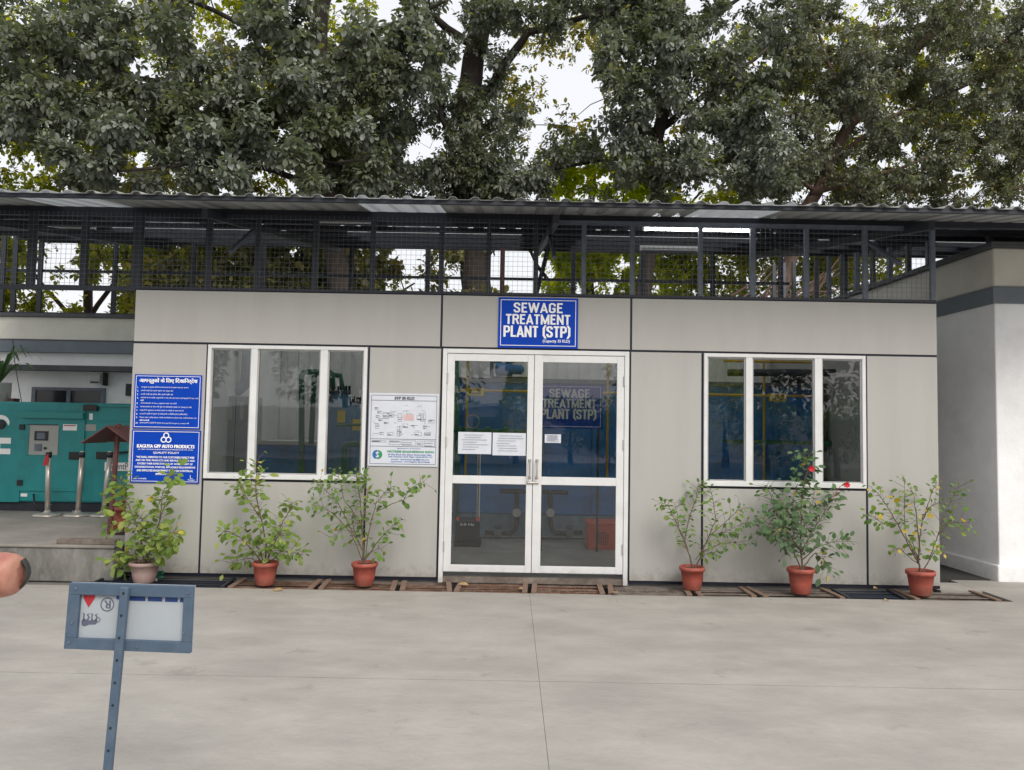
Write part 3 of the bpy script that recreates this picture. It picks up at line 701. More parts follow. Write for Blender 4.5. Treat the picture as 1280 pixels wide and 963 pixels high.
add_text(t, 'Manufactured & Commissioned by', px0+.42*W, px0+.76*W, pz1-.765*H, pz1-.75*H, yy)
add_text(t, 'SF 202, Block 276, Sahara Street Awas Vikas', px0+.29*W, px1-.09*W, pz1-.855*H, pz1-.83*H, yy)
add_text(t, 'Amb Chambers, Budh Nagar, Noida 201301 U.P.', px0+.29*W, px1-.07*W, pz1-.885*H, pz1-.86*H, yy)
add_text(t, 'E-mail : vintreesenergy@gmail.com', px0+.34*W, px1-.12*W, pz1-.92*H, pz1-.895*H, yy)
add_text(t, 'CONTACT : 9717763010, 9810776040', px0+.33*W, px1-.11*W, pz1-.952*H, pz1-.93*H, yy)
kind(t.build('blue_print', M['ink_blue'], s4), 'stuff')

# ================================================================== INSIDE THE ROOM
def T3(px, py, Y): return P(px, py, Y)
# long rectangular tank
YT = 3.05
tx0, tx1 = P(568,560,YT).x, P(1030,560,YT).x
ztk = P(620,473,YT).z
tk = thing('treatment_tank', 'long blue steel treatment tank standing across the room behind the glass door', 'tank', ((tx0+tx1)/2, YT+.8, .06))
MB().box(tx0, tx1, YT, YT+1.5, .36, ztk-.06).build('tank_body', M['tank_blue'], tk, bevel=.01)
MB().box(tx0-.02, tx1+.02, YT-.02, YT+1.52, .06, .35).build('tank_base', M['tank_grey'], tk)
MB().box(tx0-.04, tx1+.04, YT-.05, YT+1.55, ztk-.059, ztk).build('rim', M['steel_mid'], tk)
for k in range(9):
    xx = tx0+.05+(tx1-tx0-.1)*k/8
    MB().box(xx-.025, xx+.025, YT-.045, YT-.001, .37, ztk-.07).build('stiffener', M['tank_blue'], tk)
zy = P(640,489,YT-.2).z
r_ = MB().path([(tx0, YT-.15, zy), (tx1, YT-.15, zy)], .018, 8)
for pxx in (584, 760, 955, 1049): 
    xx = P(pxx, 480, YT-.15).x; r_.path([(xx, YT-.15, .9), (xx, YT-.15, 2.55)], .018, 8)
r_.path([(P(905,452,YT-.15).x, YT-.15, 2.55), (P(1049,456,YT-.15).x, YT-.15, 2.55)], .018, 8)
r_.build('handrail', M['yellow_pipe'], tk)
for pxx, lb in ((594,'TANK'), (972,'TANK')):
    c = P(pxx, 490 if pxx < 700 else 497, YT-.18)
    pl_ = MB().box(c.x-.12, c.x+.12, YT-.19, YT-.175, c.z-.055, c.z+.055).build('tank_label', M['yellow'], tk)
    tt = MB(); add_text(tt, lb, c.x-.09, c.x+.09, c.z-.04, c.z-.005, YT-.192, bold=.04); add_text(tt, 'AERATION', c.x-.09, c.x+.09, c.z+.01, c.z+.035, YT-.192, bold=.03)
    tt.build('lettering', M['ink'], pl_)
# motor on top of the tank
c = P(636, 472, YT+.3); pm = thing('pump_motor', 'small blue pump motor on top of the tank, left door leaf', 'pump', (c.x, YT+.3, ztk))
MB().lathe([(.05,-.22),(.10,-.2),(.10,.02),(.07,.04),(.07,.16),(.03,.2)], (c.x+.02, YT+.3, ztk+.15), 14, axis='x').build('motor_body', M['tank_blue'], pm, smooth=False)
MB().box(c.x-.25, c.x+.28, YT+.2, YT+.4, ztk+.001, ztk+.04).build('base_plate', M['steel_dark'], pm)
MB().path([(c.x-.25,YT+.3,ztk+.04),(c.x-.25,YT+.3,ztk+.25),(c.x-.12,YT+.3,ztk+.28)], .03, 8).box(c.x-.05, c.x+.08, YT+.25, YT+.35, ztk+.25, ztk+.33).build('pipe_joint', M['steel_mid'], pm)
# green pipe run in front of the tank
gp = thing('green_pipework', 'green pipe run across the left door leaf in front of the tank', 'pipes', (P(610,538,2.6).x, 2.6, .06))
a, b2 = P(566,538,2.6), P(662,541,2.6)
MB().path([a, b2], .035, 10).build('pipe', M['green_pipe'], gp, smooth=True)
MB().path([P(571,450,2.6), P(571,690,2.6)], .03, 10).build('pipe', M['green_pipe'], gp, smooth=True)
for pxx in (575, 610, 632): 
    q = P(pxx, 538, 2.6); MB().lathe([(.05,-.03),(.05,.03)], (q.x, q.y, q.z), 10, axis='x').build('coupling', M['green_pipe'], gp)
q = P(591, 527, 2.55); MB().path([(q.x+.09*math.cos(i*PI/8), 2.55, q.z+.09*math.sin(i*PI/8)) for i in range(17)], .008, 6, cap=False).build('valve_wheel', M['chrome'], gp)
# inner sign board
bx0, bz1 = P(677,481,1.7).x, P(715,481,1.7).z; bx1, bz0 = P(753.5,482,1.7).x, P(715,536,1.7).z
s5 = thing('inner_sign', 'blue sewage treatment plant board inside, behind the right door leaf', 'sign', ((bx0+bx1)/2, 1.7, .06))
MB().box(bx0-.06, bx1, 1.695, 1.705, bz0, bz1).build('backing', M['blue'], s5)
main_sign(bx0-.06, bx1, bz0, bz1, 1.7+.005, s5, False)
for xx in (bx0+.02, bx1-.05): MB().box(xx-.012, xx+.012, 1.706, 1.73, .06, bz1).build('stand_post', M['steel_dark'], s5)
# door papers
def sheet_of_paper(x0, x1, z0, z1, y, label, seed):
    th = thing('paper_notice', label, 'paper', ((x0+x1)/2, y, z0), 'white paper notices taped to the door glass')
    dr_ = random.Random(seed); vs = []; n_ = 6
    for i in range(n_+1):
        for j in range(2): vs.append((x0+(x1-x0)*i/n_, y-.004-.006*dr_.random(), z0 if j == 0 else z1))
    o = MB().add(vs, [(2*i, 2*i+2, 2*i+3, 2*i+1) for i in range(n_)]).build('sheet', M['paper'], th)
    so = o.modifiers.new('thickness', 'SOLIDIFY'); so.thickness = .0006
    mb = MB()
    for i in range(7):
        zz = z1-(z1-z0)*(.14+.11*i); w_ = dr_.uniform(.4,.8)*(x1-x0); u = x0+.1*(x1-x0)+dr_.uniform(0,.1)*(x1-x0)
        mb.add([(u, y-.0125, zz),(u+w_, y-.0125, zz),(u+w_, y-.0125, zz+.003),(u, y-.0125, zz+.003)], [(0,1,2,3)])
    mb.build('print', M['ink'], th)
def PB(a, b_, c, d): p, q = XZ(a, b_), XZ(c, d); return p[0], q[0], q[1], p[1]
sheet_of_paper(*PB(573,540,614,568), .0, 'white paper sheet taped inside the left door pane, nearer the hinges', 1)
sheet_of_paper(*PB(616,541,657,570), .0, 'white paper sheet taped inside the left door pane, nearer the handle', 2)
sheet_of_paper(*PB(681,543,701,554), .0, 'small white paper slip taped on the right door pane', 3)
# low pipework and dosing discs
lp = thing('black_pipework', 'black bent pipes with white round dampers low behind the glass door', 'pipes', (P(665,660,2.7).x, 2.7, .06))
for sgn, a_ in ((1, 646), (-1, 688)):
    top = P(a_, 615, 2.7); mid = P(a_, 660, 2.7); e = P(a_-sgn*40, 666, 2.7)
    MB().path([top, P(a_, 655, 2.7), P(a_-sgn*3, 664, 2.7), P(a_-sgn*8, 667, 2.7), e], .032, 8).build('pipe', M['black'], lp, smooth=True)
    q = P(a_, 641, 2.7); MB().lathe([(.0,-.05),(.055,-.05),(.06,-.02),(.045,.0)], (q.x, q.y, q.z), 14, axis='y').build('damper', M['rough_white'], lp)
    q = P(a_-sgn*24, 667, 2.7); MB().box(q.x-.05, q.x+.05, 2.65, 2.75, q.z-.05, q.z+.06).lathe([(.02,.06),(.05,.08),(.05,.1)], (q.x, 2.7, q.z), 8).build('valve', M['steel_mid'], lp)
MB().path([P(625,614,2.7), P(710,616,2.7)], .03, 8).build('pipe', M['black'], lp)
for zz in (672, 684):
    MB().path([P(598,zz,2.5), P(745,zz+2,2.5)], .012, 6).build('pipe', M['steel_dark'], lp)
# striped gauge strip
q0, q1 = P(599, 568, 2.0), P(596.5, 655, 2.0)
gs = thing('gauge_strip', 'black and white striped level gauge strip hanging in the left door leaf', 'gauge', (q1.x, 2.0, q1.z))
MB().box(q0.x-.02, q0.x+.02, 2.0, 2.006, q1.z, q0.z).build('strip', M['white'], gs)
n_ = 34
mb = MB()
for k in range(n_): 
    z_ = q1.z+(q0.z-q1.z)*k/n_; mb.add([(q0.x-.018,1.998,z_),(q0.x+.012,1.998,z_+.012),(q0.x+.012,1.998,z_+.026),(q0.x-.018,1.998,z_+.014)], [(0,1,2,3)])
mb.build('marks', M['black'], gs)
MB().path([(q0.x,2.01,.06),(q0.x,2.01,q0.z)], .012, 6).build('rod', M['steel_dark'], gs)
# red perforated box
q0, q1 = P(736,654,1.9), P(771,690,1.9)
rb = thing('red_machine', 'red perforated machine box on a black base behind the right door leaf', 'machine', ((q0.x+q1.x)/2, 2.1, .06))
MB().box(q0.x, q1.x+.35, 1.9, 2.4, q1.z, q0.z).build('housing', M['red_box'], rb, bevel=.01)
MB().box(q0.x-.03, q1.x+.38, 1.88, 2.42, .06, q1.z-.002).build('base', M['black'], rb)
mb = MB()
for i in range(6):
    for j in range(6):
        if (i-2.5)**2+(j-2.5)**2 < 9: mb.lathe([(.0,-.002),(.010,-.002)], (q0.x+.10+i*.028, 1.898, q0.z-.12-j*.028), 6, axis='y')
mb.build('perforation', M['black'], rb)
# black pump unit left
q0, q1 = P(570,648,1.9), P(598,690,1.9)
bp_ = thing('black_blower', 'black electric blower with red corners low behind the left door leaf', 'machine', ((q0.x+q1.x)/2, 2.1, .06))
MB().box(q0.x, q1.x, 1.95, 2.35, .12, q0.z-.03).build('housing', M['steel_dark'], bp_, bevel=.02)
for k in range(9):
    xx = q0.x+.03+(q1.x-q0.x-.06)*k/8; MB().box(xx-.006, xx+.006, 1.93, 1.949, .16, q0.z-.12).build('fin', M['black'], bp_)
MB().box(q0.x-.02, q1.x+.02, 1.92, 2.38, .06, .119).build('base', M['black'], bp_)
for xx in (q0.x, q1.x-.04): MB().box(xx, xx+.04, 1.92, 1.96, q0.z-.029, q0.z+.01).build('corner_guard', M['red_box'], bp_)
q = P(584,656,1.93); tt = MB(); add_text(tt, '0.0 Hz', q.x-.09, q.x+.09, q.z-.015, q.z+.02, 1.925, bold=.02); tt.build('lettering', M['white'], bp_)
# left window: two pressure vessels
for (pc, w_, yv, ztop, lb) in ((424, 24, 2.4, 489, 'blue pressure vessel with flanged top behind the left window, front one'), (442, 16, 3.3, 502, 'narrower grey vessel behind the flanged vessel, left window')):
    q = P(pc, ztop, yv); r0 = P(pc+w_/2, ztop, yv).x-q.x
    r0 = r0*1.15
    v = thing('pressure_vessel', lb, 'vessel', (q.x, yv, .06), 'filter vessels behind the left window')
    MB().lathe([(r0*.9,.2),(r0,.28),(r0,q.z-.2),(r0*.95,q.z-.12),(r0*.8,q.z-.05),(r0*.8,q.z-.01)], (q.x, yv, 0), 24).build('shell', M['vessel'], v, smooth=True)
    MB().lathe([(r0*1.05,q.z-.03),(r0*1.05,q.z)], (q.x, yv, 0), 24).build('flange', M['steel_mid'], v)
    mb = MB()
    for k in range(10): mb.path([(q.x+r0*.95*math.cos(k*PI/5), yv+r0*.95*math.sin(k*PI/5), q.z-.04),(q.x+r0*.95*math.cos(k*PI/5), yv+r0*.95*math.sin(k*PI/5), q.z+.07)], .012, 6)
    mb.build('flange_bolts', M['steel_dark'], v)
    for k in range(3): MB().path([(q.x+r0*.8*math.cos(k*2.1+.5), yv+r0*.8*math.sin(k*2.1+.5), .06),(q.x+r0*.8*math.cos(k*2.1+.5), yv+r0*.8*math.sin(k*2.1+.5), .3)], .03, 6).build('leg', M['steel_dark'], v)
    MB().box(q.x+.02, q.x+.12, yv-r0-.01, yv-r0-.001, q.z-.42, q.z-.26).build('label_plate', M['yellow'], v)
gp = thing('green_pipework', 'green pipe loop rising beside the vessel behind the left window', 'pipes', (P(400,560,2.3).x, 2.3, .06))
W_ = lambda a, b_, y=2.3: P(a, b_, y)
MB().path([W_(377,640), W_(377,470), W_(379,466), W_(382,465), W_(412,465), W_(415,467), W_(416,487)], .038, 10).build('pipe', M['green_pipe'], gp, smooth=True)
MB().path([W_(389,555,2.5), W_(393,470,2.5), W_(394,466,2.5), W_(426,470,2.5), W_(428,488,2.5)], .036, 10).build('pipe', M['green_pipe'], gp, smooth=True)
MB().path([W_(430,640,2.1), W_(431,560,2.1), W_(433,556,2.1), W_(449,555,2.1)], .04, 10).build('pipe', M['green_pipe'], gp, smooth=True)
MB().path([W_(420,532,2.0), W_(452,531,2.0)], .02, 8).build('pipe', M['green_pipe'], gp, smooth=True)
q0, q1 = P(318,551,2.7), P(420,556,2.7)
lt = thing('open_tank', 'low open blue tank behind the middle pane of the left window', 'tank', ((q0.x+q1.x)/2, 3.2, .06))
MB().box(q0.x, q1.x, 2.7, 3.7, .06, q0.z-.05).build('tank_body', M['tank_blue'], lt)
MB().box(q0.x-.03, q1.x+.03, 2.66, 3.74, q0.z-.049, q0.z).build('rim', M['rough_white'], lt)
q0, q1 = P(277,495,2.6), P(310,600,2.6)
cb = thing('steel_cabinet', 'tall pale grey cabinet standing behind the left pane of the left window', 'cabinet', ((q0.x+q1.x)/2, 2.8, .06))
MB().box(q0.x, q1.x, 2.6, 3.1, .06, q0.z).build('carcass', M['cabinet'], cb, bevel=.01)
for xx in (.3, .7): MB().box(q0.x+(q1.x-q0.x)*xx-.02, q0.x+(q1.x-q0.x)*xx+.03, 2.59, 2.599, q0.z-.32, q0.z-.08).build('door_label', M['rough_white'], cb)
MB().box((q0.x+q1.x)/2-.004, (q0.x+q1.x)/2+.004, 2.594, 2.599, .1, q0.z-.03).build('door_gap', M['steel_dark'], cb)
q0 = P(262,440,2.9)
du = thing('air_duct', 'bent grey air duct in the upper corner of the left window', 'duct', (P(290,480,2.9).x, 2.9, P(290,480,2.9).z))
MB().path([P(268,487,2.9), P(285,489,2.9), P(298,487,2.9), P(308,478,2.9), P(310,462,2.9), P(311,430,2.9)], .09, 12).build('duct', M['cabinet'], du, smooth=True)
MB().box(P(262,460,3).x, P(296,460,3).x, 2.95, 3.2, P(280,459,3).z, P(280,448,3).z).build('duct_box', M['cabinet'], du)
# right window pipes
rp = thing('dark_pipework', 'dark pipe frame with elbow behind the right pane of the right window', 'pipes', (P(1050,540,2.4).x, 2.4, .06))
MB().path([W_(910,466,2.4), W_(1052,466,2.4), W_(1057,470,2.4), W_(1057,535,2.4)], .05, 10).build('pipe', M['steel_dark'], rp, smooth=True)
MB().path([W_(1031,480,2.6), W_(1031,640,2.6)], .04, 8).build('pipe', M['steel_dark'], rp, smooth=True)
MB().path([W_(965,475,2.8), W_(1012,476,2.8)], .045, 8).build('pipe', M['steel_dark'], rp, smooth=True)
for a_ in (968, 985, 1003): MB().path([W_(a_,477,2.8), W_(a_+2,468,2.8), W_(a_+8,468,2.8), W_(a_+9,478,2.8)], .03, 8).build('pipe', M['steel_dark'], rp, smooth=True)
MB().box(P(905,540,2.5).x, P(1085,540,2.5).x, 2.5, 2.56, P(990,556,2.5).z, P(990,551,2.5).z).build('walkway_edge', M['green_pipe'], rp)

# ================================================================== WIRE CAGE ON THE FACADE
cg = thing('mesh_cage', 'wire mesh screen in a dark steel frame above the panel facade', 'mesh screen', (0, .03, ZT))
ztop = P(640,275,.03).z
XM0 = P(-60,300,.03).x
def hbar(x0,x1,z0,z1,mt,nm='rail',y0=.01,y1=.05): return MB().box(x0,x1,y0,y1,z0,z1).build(nm, mt, cg)
hbar(XM0-1.5, P(165,300,.03).x, ztop-.04, ztop, M['steel_dark']); hbar(P(165,300,.03).x, P(695,300,.03).x, ztop-.04, ztop, M['steel_dark']); hbar(P(695,300,.03).x, XR-.004, ztop-.04, ztop+.0, M['steel_mid'])  # right stretch of the top rail: light painted in as paler steel
hbar(XL, XR-.003, ZT+.001, ZT+.03, M['steel_dark']); hbar(XM0-1.5, XL-.001, ZT-.02, ZT+.03, M['steel_dark'])
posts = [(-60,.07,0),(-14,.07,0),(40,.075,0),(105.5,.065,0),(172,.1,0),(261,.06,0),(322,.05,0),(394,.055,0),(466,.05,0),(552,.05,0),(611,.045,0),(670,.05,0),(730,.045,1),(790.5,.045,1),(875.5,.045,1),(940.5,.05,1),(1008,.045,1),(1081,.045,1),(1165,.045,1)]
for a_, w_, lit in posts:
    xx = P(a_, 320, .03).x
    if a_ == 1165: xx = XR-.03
    MB().box(xx-w_/2, xx+w_/2, .008, .052, ZT+.031, ztop-.041).build('post', M['steel_mid'] if lit else M['steel_dark'], cg)  # lit posts get paler steel, the light is in the colour
# welded wire, pitch 45 mm
wm = MB(); z = ZT+.05; pitch = .05
def wire(a, b_, w_=.0023):
    wm.bar(a, b_, w_, w_)
while z < ztop: wire((XM0-1.2, -.001, z), (XR-.01, -.001, z)); z += pitch
x = XM0-1.2
while x < XR-.02: wire((x+rnd.uniform(-.003,.003), .002, ZT+.01), (x+rnd.uniform(-.003,.003), .002, ztop)); x += pitch
kind(wm.build('wire_mesh', M['wire'], cg), 'stuff')

# rear frame
RZ = lambda a, b_: P(a, b_, 5.05)
rf = thing('rear_screen', 'dark steel frame standing along the rear edge under the shed roof', 'frame', (0, 5.05, 3.36))
zr_m = P(100,339,5.05).z; zr_b = P(100,392,5.05).z
MB().box(-11, XR+.3, 5.03, 5.08, zr_m-.025, zr_m+.015).build('rail', M['steel_dark'], rf)
MB().box(-11, XL-.1, 5.03, 5.08, zr_b-.05, zr_b+.01).build('rail', M['steel_dark'], rf)
MB().box(XL, XR+.3, 5.03, 5.08, 3.37, 3.43).build('rail', M['steel_dark'], rf)
for a_ in (-40, 5, 20, 52, 145, 242, 330, 440, 535, 628, 716, 803, 890, 975, 1055):
    xx = RZ(a_, 340).x; MB().box(xx-.04, xx+.04, 5.0, 5.029, 3.37, 4.72).build('post', M['maroon'] if a_ == 628 else M['steel_dark'], rf)

# ================================================================== SHED ROOF
SL = .17
zroof = lambda y: 3.775+SL*y
YR0, YR1 = -1.0, 5.35
rfx = thing('shed_roof', 'corrugated metal lean-to roof over the whole front', 'roof', (0, 2.4, 3.7))
pit = .204; XS0 = -8.06; nsheet = 19; ribs = 4
tr_mat = mat('translucent_sheet', (.75,.76,.75), .5, var=.08, scale=2)  # rear row only, kept clearer to send daylight into the room
tb = tr_mat.node_tree; bs = tb.nodes['Principled BSDF']; trn = tb.nodes.new('ShaderNodeBsdfTranslucent'); trn.inputs[0].default_value = (.86,.88,.88,1)
mxs = tb.nodes.new('ShaderNodeMixShader'); mxs.inputs[0].default_value = .8
tb.links.new(bs.outputs[0], mxs.inputs[1]); tb.links.new(trn.outputs[0], mxs.inputs[2]); tb.links.new(mxs.outputs[0], tb.nodes['Material Output'].inputs['Surface'])
tr_old = mat('dusty_translucent_sheet', (.50,.51,.50), .6, var=.2, scale=3, stain=(.25,.24,.22), stain_amt=.6, stain_scale=3)
tb = tr_old.node_tree; bs = tb.nodes['Principled BSDF']; trn = tb.nodes.new('ShaderNodeBsdfTranslucent'); trn.inputs[0].default_value = (.62,.64,.66,1)
mxs = tb.nodes.new('ShaderNodeMixShader'); mxs.inputs[0].default_value = .62
tb.links.new(bs.outputs[0], mxs.inputs[1]); tb.links.new(trn.outputs[0], mxs.inputs[2]); tb.links.new(mxs.outputs[0], tb.nodes['Material Output'].inputs['Surface'])
# front sheets that let light through, by edge position; rear ones are set below
lit_x = [P(20,245,YR0).x, P(496,250,YR0).x, P(938,258,YR0).x]
for k in range(nsheet):
    x0 = XS0+k*pit*ribs; m = MB(); prof = []
    for r_i in range(ribs):
        xb_ = x0+r_i*pit; prof += [(xb_, 0), (xb_+pit*.50, 0), (xb_+pit*.60, .022), (xb_+pit*.74, .028), (xb_+pit*.88, .022), (xb_+pit*.98, 0)]
    prof.append((x0+ribs*pit+.03, .002))
    fr_ = rnd.uniform(-.015,.015)
    for seg, (ya, yb_) in enumerate(((YR0+fr_, 1.9), (1.85, YR1))):
        m = MB(); vs = [(x, ya, zroof(ya)+z) for x, z in prof]+[(x, yb_, zroof(yb_)+z) for x, z in prof]
        q = len(prof); m.add(vs, [(i, i+1, q+i+1, q+i) for i in range(q-1)])
        tr = any(x0 <= lx < x0+pit*ribs for lx in lit_x) if seg == 0 else k % 2 == 1 or k in (4, 8, 12)  # extra rear sheets made translucent to brighten the room
        o = m.build('roof_sheet', (tr_mat if seg else tr_old) if tr else M['sheet'], rfx)
        so = o.modifiers.new('thickness', 'SOLIDIFY'); so.thickness = .0025 + .0004*(k%2)
        if tr: o['label'] = 'pale translucent roof sheet'
        o.location.z += .0015*(k%2)+.006*seg
XE0, XE1 = XS0, XS0+nsheet*pit*ribs
MB().bar((XE0, YR0+.06, zroof(YR0+.06)-.022), (XE1, YR0+.06, zroof(YR0+.06)-.022), .04, .036).build('purlin', M['steel_dark'], rfx)
for y in (.12, .95, 1.8, 2.7, 3.6, 4.5, 5.2):
    MB().bar((XE0, y, zroof(y)-.035), (XE1, y, zroof(y)-.035), .05, .06).build('purlin', M['steel_dark'], rfx)
for a_ in (-190, 225, 700, 1206):
    xx = P(a_, 262, YR0).x
    MB().bar((xx, -.45, zroof(-.45)-.107), (xx, YR1-.1, zroof(YR1-.1)-.107), .06, .08).build('rafter', M['steel_dark'], rfx)
    MB().bar((xx, .95, zroof(.95)-.15), (xx+.02, .2, ztop-.35), .04, .04).build('strut', M['steel_mid'], rfx)
MB().bar((P(690,262,.9).x, .9, zroof(.9)-.15), (P(668,360,.9).x, .9, 3.0), .05, .05).build('strut', M['steel_dark'], rfx)
# tube lights under the roof
TLG = 'white tube lights under the shed roof'
for (a_, b_, py, Y, lab, lit) in ((805, 938, 287, .5, 'lit white tube light under the roof above the right window', 1), (397, 462, 278, .7, 'dim white tube light above the panel left of the door', 0),
        (802, 870, 312, 2.2, 'far dim tube light deeper under the roof, right of the door', 0), (30, 118, 284, 2.4, 'dim tube light under the roof over the generator', 0)):
    p, q = P(a_, py, Y), P(b_, py+(b_-a_)*.0175, Y); zc = (p.z+q.z)/2
    tl = thing('tube_light', lab, 'lamp', ((p.x+q.x)/2, Y, zc), TLG)
    MB().path([(p.x, Y, zc), (q.x, Y, zc)], .011, 8).build('tube', M['tube'] if lit else M['white_alu'], tl)
    MB().box(p.x-.02, q.x+.02, Y-.02, Y+.02, zc+.02, zc+.05).build('fitting', M['white_alu'], tl)
    for xx in (p.x-.02, q.x): MB().box(xx, xx+.02, Y-.018, Y+.018, zc-.015, zc+.019).build('end_cap', M['rough_white'], tl)
    for xx in (p.x+.1, q.x-.1): MB().path([(xx, Y, zc+.05), (xx, Y, zroof(Y)-.01)], .004, 5).build('hanger', M['steel_dark'], tl)

# ================================================================== RIGHT WHITE BUILDING
wbx, wby = 5.30, .58
wb = thing('white_building', 'white plastered building with a slate blue band, right of the plant room', 'building', (wbx, wby, 0))
dirv = Vector((-.055, 1, 0)).normalized(); nrmv = Vector((-1, -.055, 0)).normalized()
def wblock(off0, off1, z0, z1, name, mt, front=0, LW=7.0, FW=6.0, bevel=.006):
    """L-shaped skin: wall along dirv and wall along +x, off0..off1 is how far its faces stand out"""
    c = Vector((wbx, wby, 0)); o_ = off1
    A = c + nrmv*o_ + Vector((0,-1,0))*o_          # outer corner
    B = A + dirv*LW; C_ = A + Vector((FW,0,0)); D = C_ + Vector((0, LW, 0))
    pts = [A, C_, D, B]
    vs = [(p.x,p.y,z0) for p in pts]+[(p.x,p.y,z1) for p in pts]
    return MB().add(vs, [(0,3,2,1),(4,5,6,7),(0,1,5,4),(1,2,6,5),(2,3,7,6),(3,0,4,7)]).build(name, mt, wb, bevel=bevel)
wblock(0, .0, -.03, 3.10, 'wall', M['white_wall'], bevel=.012)
wblock(0, .035, -.03, .17, 'plinth_course', M['white_wall'], bevel=.015)
wblock(0, .03, 3.02, 3.205, 'band', M['slate_band'])
wblock(0, .012, 3.206, 3.64, 'parapet', M['cream_wall'], bevel=.02)
wblock(0, .06, 3.641, 3.70, 'coping', M['coping'])
for k in range(12):
    p = Vector((wbx, wby, 0))+dirv*(1.2+.45*k); MB().box(p.x-.03, p.x+.03, p.y-.03, p.y+.03, 3.701, 4.0+.07*k).build('louvre_post', M['coping'] if k % 2 else M['steel_mid'], wb)
p = P(1237,290,.9); MB().box(p.x-.03, p.x+.03, .87, .93, 3.701, 3.86).build('bracket', M['steel_dark'], wb)
# dark rubber mat in the passage
MB().box(XR+.03, 5.22, .60, 6.5, -.03, .008).build('floor_mat', M['mat_rubber'], None, ((XR+5.2)/2, 3.0, -.03))
tag(bpy.data.objects['floor_mat'], 'dark ribbed mat in the passage beside the white building', 'mat')

# ================================================================== LEFT: PLINTH, GENERATOR, REAR BUILDING
PH = .33
pl = thing('raised_platform', 'stained cement platform under the teal generator', 'platform', (-6.4, -.15, 0))
MB().box(-12, XL-.012, -.16, 5.0, -.03, PH-.03).build('platform_body', M['plinth'], pl, bevel=.012)
MB().box(-12, XL-.004, -.175, 5.0, PH-.029, PH).build('platform_top', M['plinth_top'], pl, bevel=.008)
q0, q1 = G(103,672,PH), G(158,673,PH)
ob = MB().box(q0.x, XL-.02, -.12, -.02, PH+.001, PH+.05).build('timber_plank', M['rust_grey'], None, ((q0.x+XL)/2, -.07, PH), bevel=.006)
tag(ob, 'weathered timber plank lying on the platform edge beside the facade', 'plank')

YG = 2.6
gx1 = P(230,560,YG).x; gx0 = P(-130,560,YG).x
gz0, gz1 = P(60,628,YG).z, P(60,503,YG).z
gn = thing('generator', 'teal enclosed diesel generator set on the platform', 'generator', ((gx0+gx1)/2, YG+.6, PH))
MB().box(gx0, gx1, YG, YG+1.3, gz0, gz1).build('canopy', M['teal'], gn, bevel=.02)
MB().box(gx0+.02, gx1-.02, YG+.04, YG+1.26, PH, gz0-.001).build('base_frame', M['steel_dark'], gn)
GP = lambda a, b_, d=0: P(a, b_, YG-d)
def gbox(a, b_, c, d, y0, y1, nm, mt, parent=gn, bev=0):
    p, q = P(a, b_, YG), P(c, d, YG); return MB().box(p.x, q.x, YG-y1, YG-y0, q.z, p.z).build(nm, mt, parent, bevel=bev)
# doors: proud panels
dA = gbox(28, 513, 103, 615, .001, .018, 'access_door', M['teal'], gn, .004)
dB = gbox(122, 527, 163, 628, .001, .018, 'access_door', M['teal'], gn, .004)
dC = gbox(-80, 513, 24, 628, .001, .012, 'access_door', M['teal'], gn, .004)
gbox(30, 515, 107, 524, .019, .07, 'drip_rail', M['teal_trim'], gn, .004)
gbox(121, 506, 200, 510, .001, .03, 'drip_rail', M['teal_trim'], gn, .004)
cp = gbox(36, 531, 73, 569, .019, .024, 'control_panel', M['grey_plate'], gn, .0)
gbox(35.4, 530.4, 73.6, 532, .0185, .034, 'panel_trim', M['black'], gn); gbox(35, 532, 36.5, 569, .0185, .032, 'panel_trim', M['teal'], gn)
gbox(45, 539, 61.5, 551, .025, .032, 'display_bezel', M['black'], cp); gbox(48, 541, 58, 549, .033, .034, 'display', M['steel_mid'], cp)
gbox(45, 555, 53.5, 564, .025, .032, 'meter', M['steel_mid'], cp); gbox(56.5, 559, 59.5, 562, .025, .034, 'button', M['black'], cp)
gbox(80, 530.5, 97, 538.5, .019, .021, 'warning_label', M['white'], gn); gbox(106, 530.5, 120, 539, .001, .003, 'warning_label', M['grey_plate'], gn)
gbox(81, 531.5, 96, 533, .0215, .022, 'label_stripe', M['red'], gn)
for a_ in (26, 23): 
    y_ = 530.5 if a_ == 26 else 600
    gbox(a_, y_, a_+6, y_+7, .019, .035, 'hinge', M['black'], gn, .002)
gbox(88, 565, 101, 574.5, .019, .04, 'latch', M['black'], gn, .004); gbox(122, 565, 136, 574, .019, .04, 'latch', M['black'], gn, .004)
gbox(106, 506, 123, 514, .001, .045, 'lifting_lug', M['black'], gn, .003); gbox(112, 517, 116, 525, .001, .006, 'eye_mark', M['white'], gn)
# white text label and letter mark
lb_ = gbox(135.5, 579, 172, 589, .019, .021, 'name_label', M['white'], gn)
p = P(144, 587, YG-.02); q = P(170, 581, YG-.02)
tt = MB(); add_text(tt, 'SilentPower', P(138.5,587,YG).x, P(179,587,YG).x, p.z, q.z+.02, YG-.0225, bold=.01); 
lb_.data.vertices  # label widened below to carry the whole word
p1, q1_ = P(132, 579, YG), P(192, 589.5, YG)
bpy.data.objects.remove(lb_)
lb_ = MB().box(p1.x, q1_.x, YG-.0215, YG-.0185, q1_.z, p1.z+.01).build('name_label', M['white'], gn)
tt.build('lettering', M['ink'], lb_)
lg = gbox(-16, 547, 13.5, 568, .0125, .014, 'letter_mark', M['white'], gn)
mb = MB(); c0 = P(3, 557.5, YG); yy3 = YG-.0155
mb.add([(c0.x-.02,yy3,c0.z-.035),(c0.x+.14,yy3,c0.z-.035),(c0.x+.14,yy3,c0.z+.03),(c0.x-.02,yy3,c0.z+.03)], [(0,1,2,3)])
mb.build('letter_gap', M['teal'], lg)
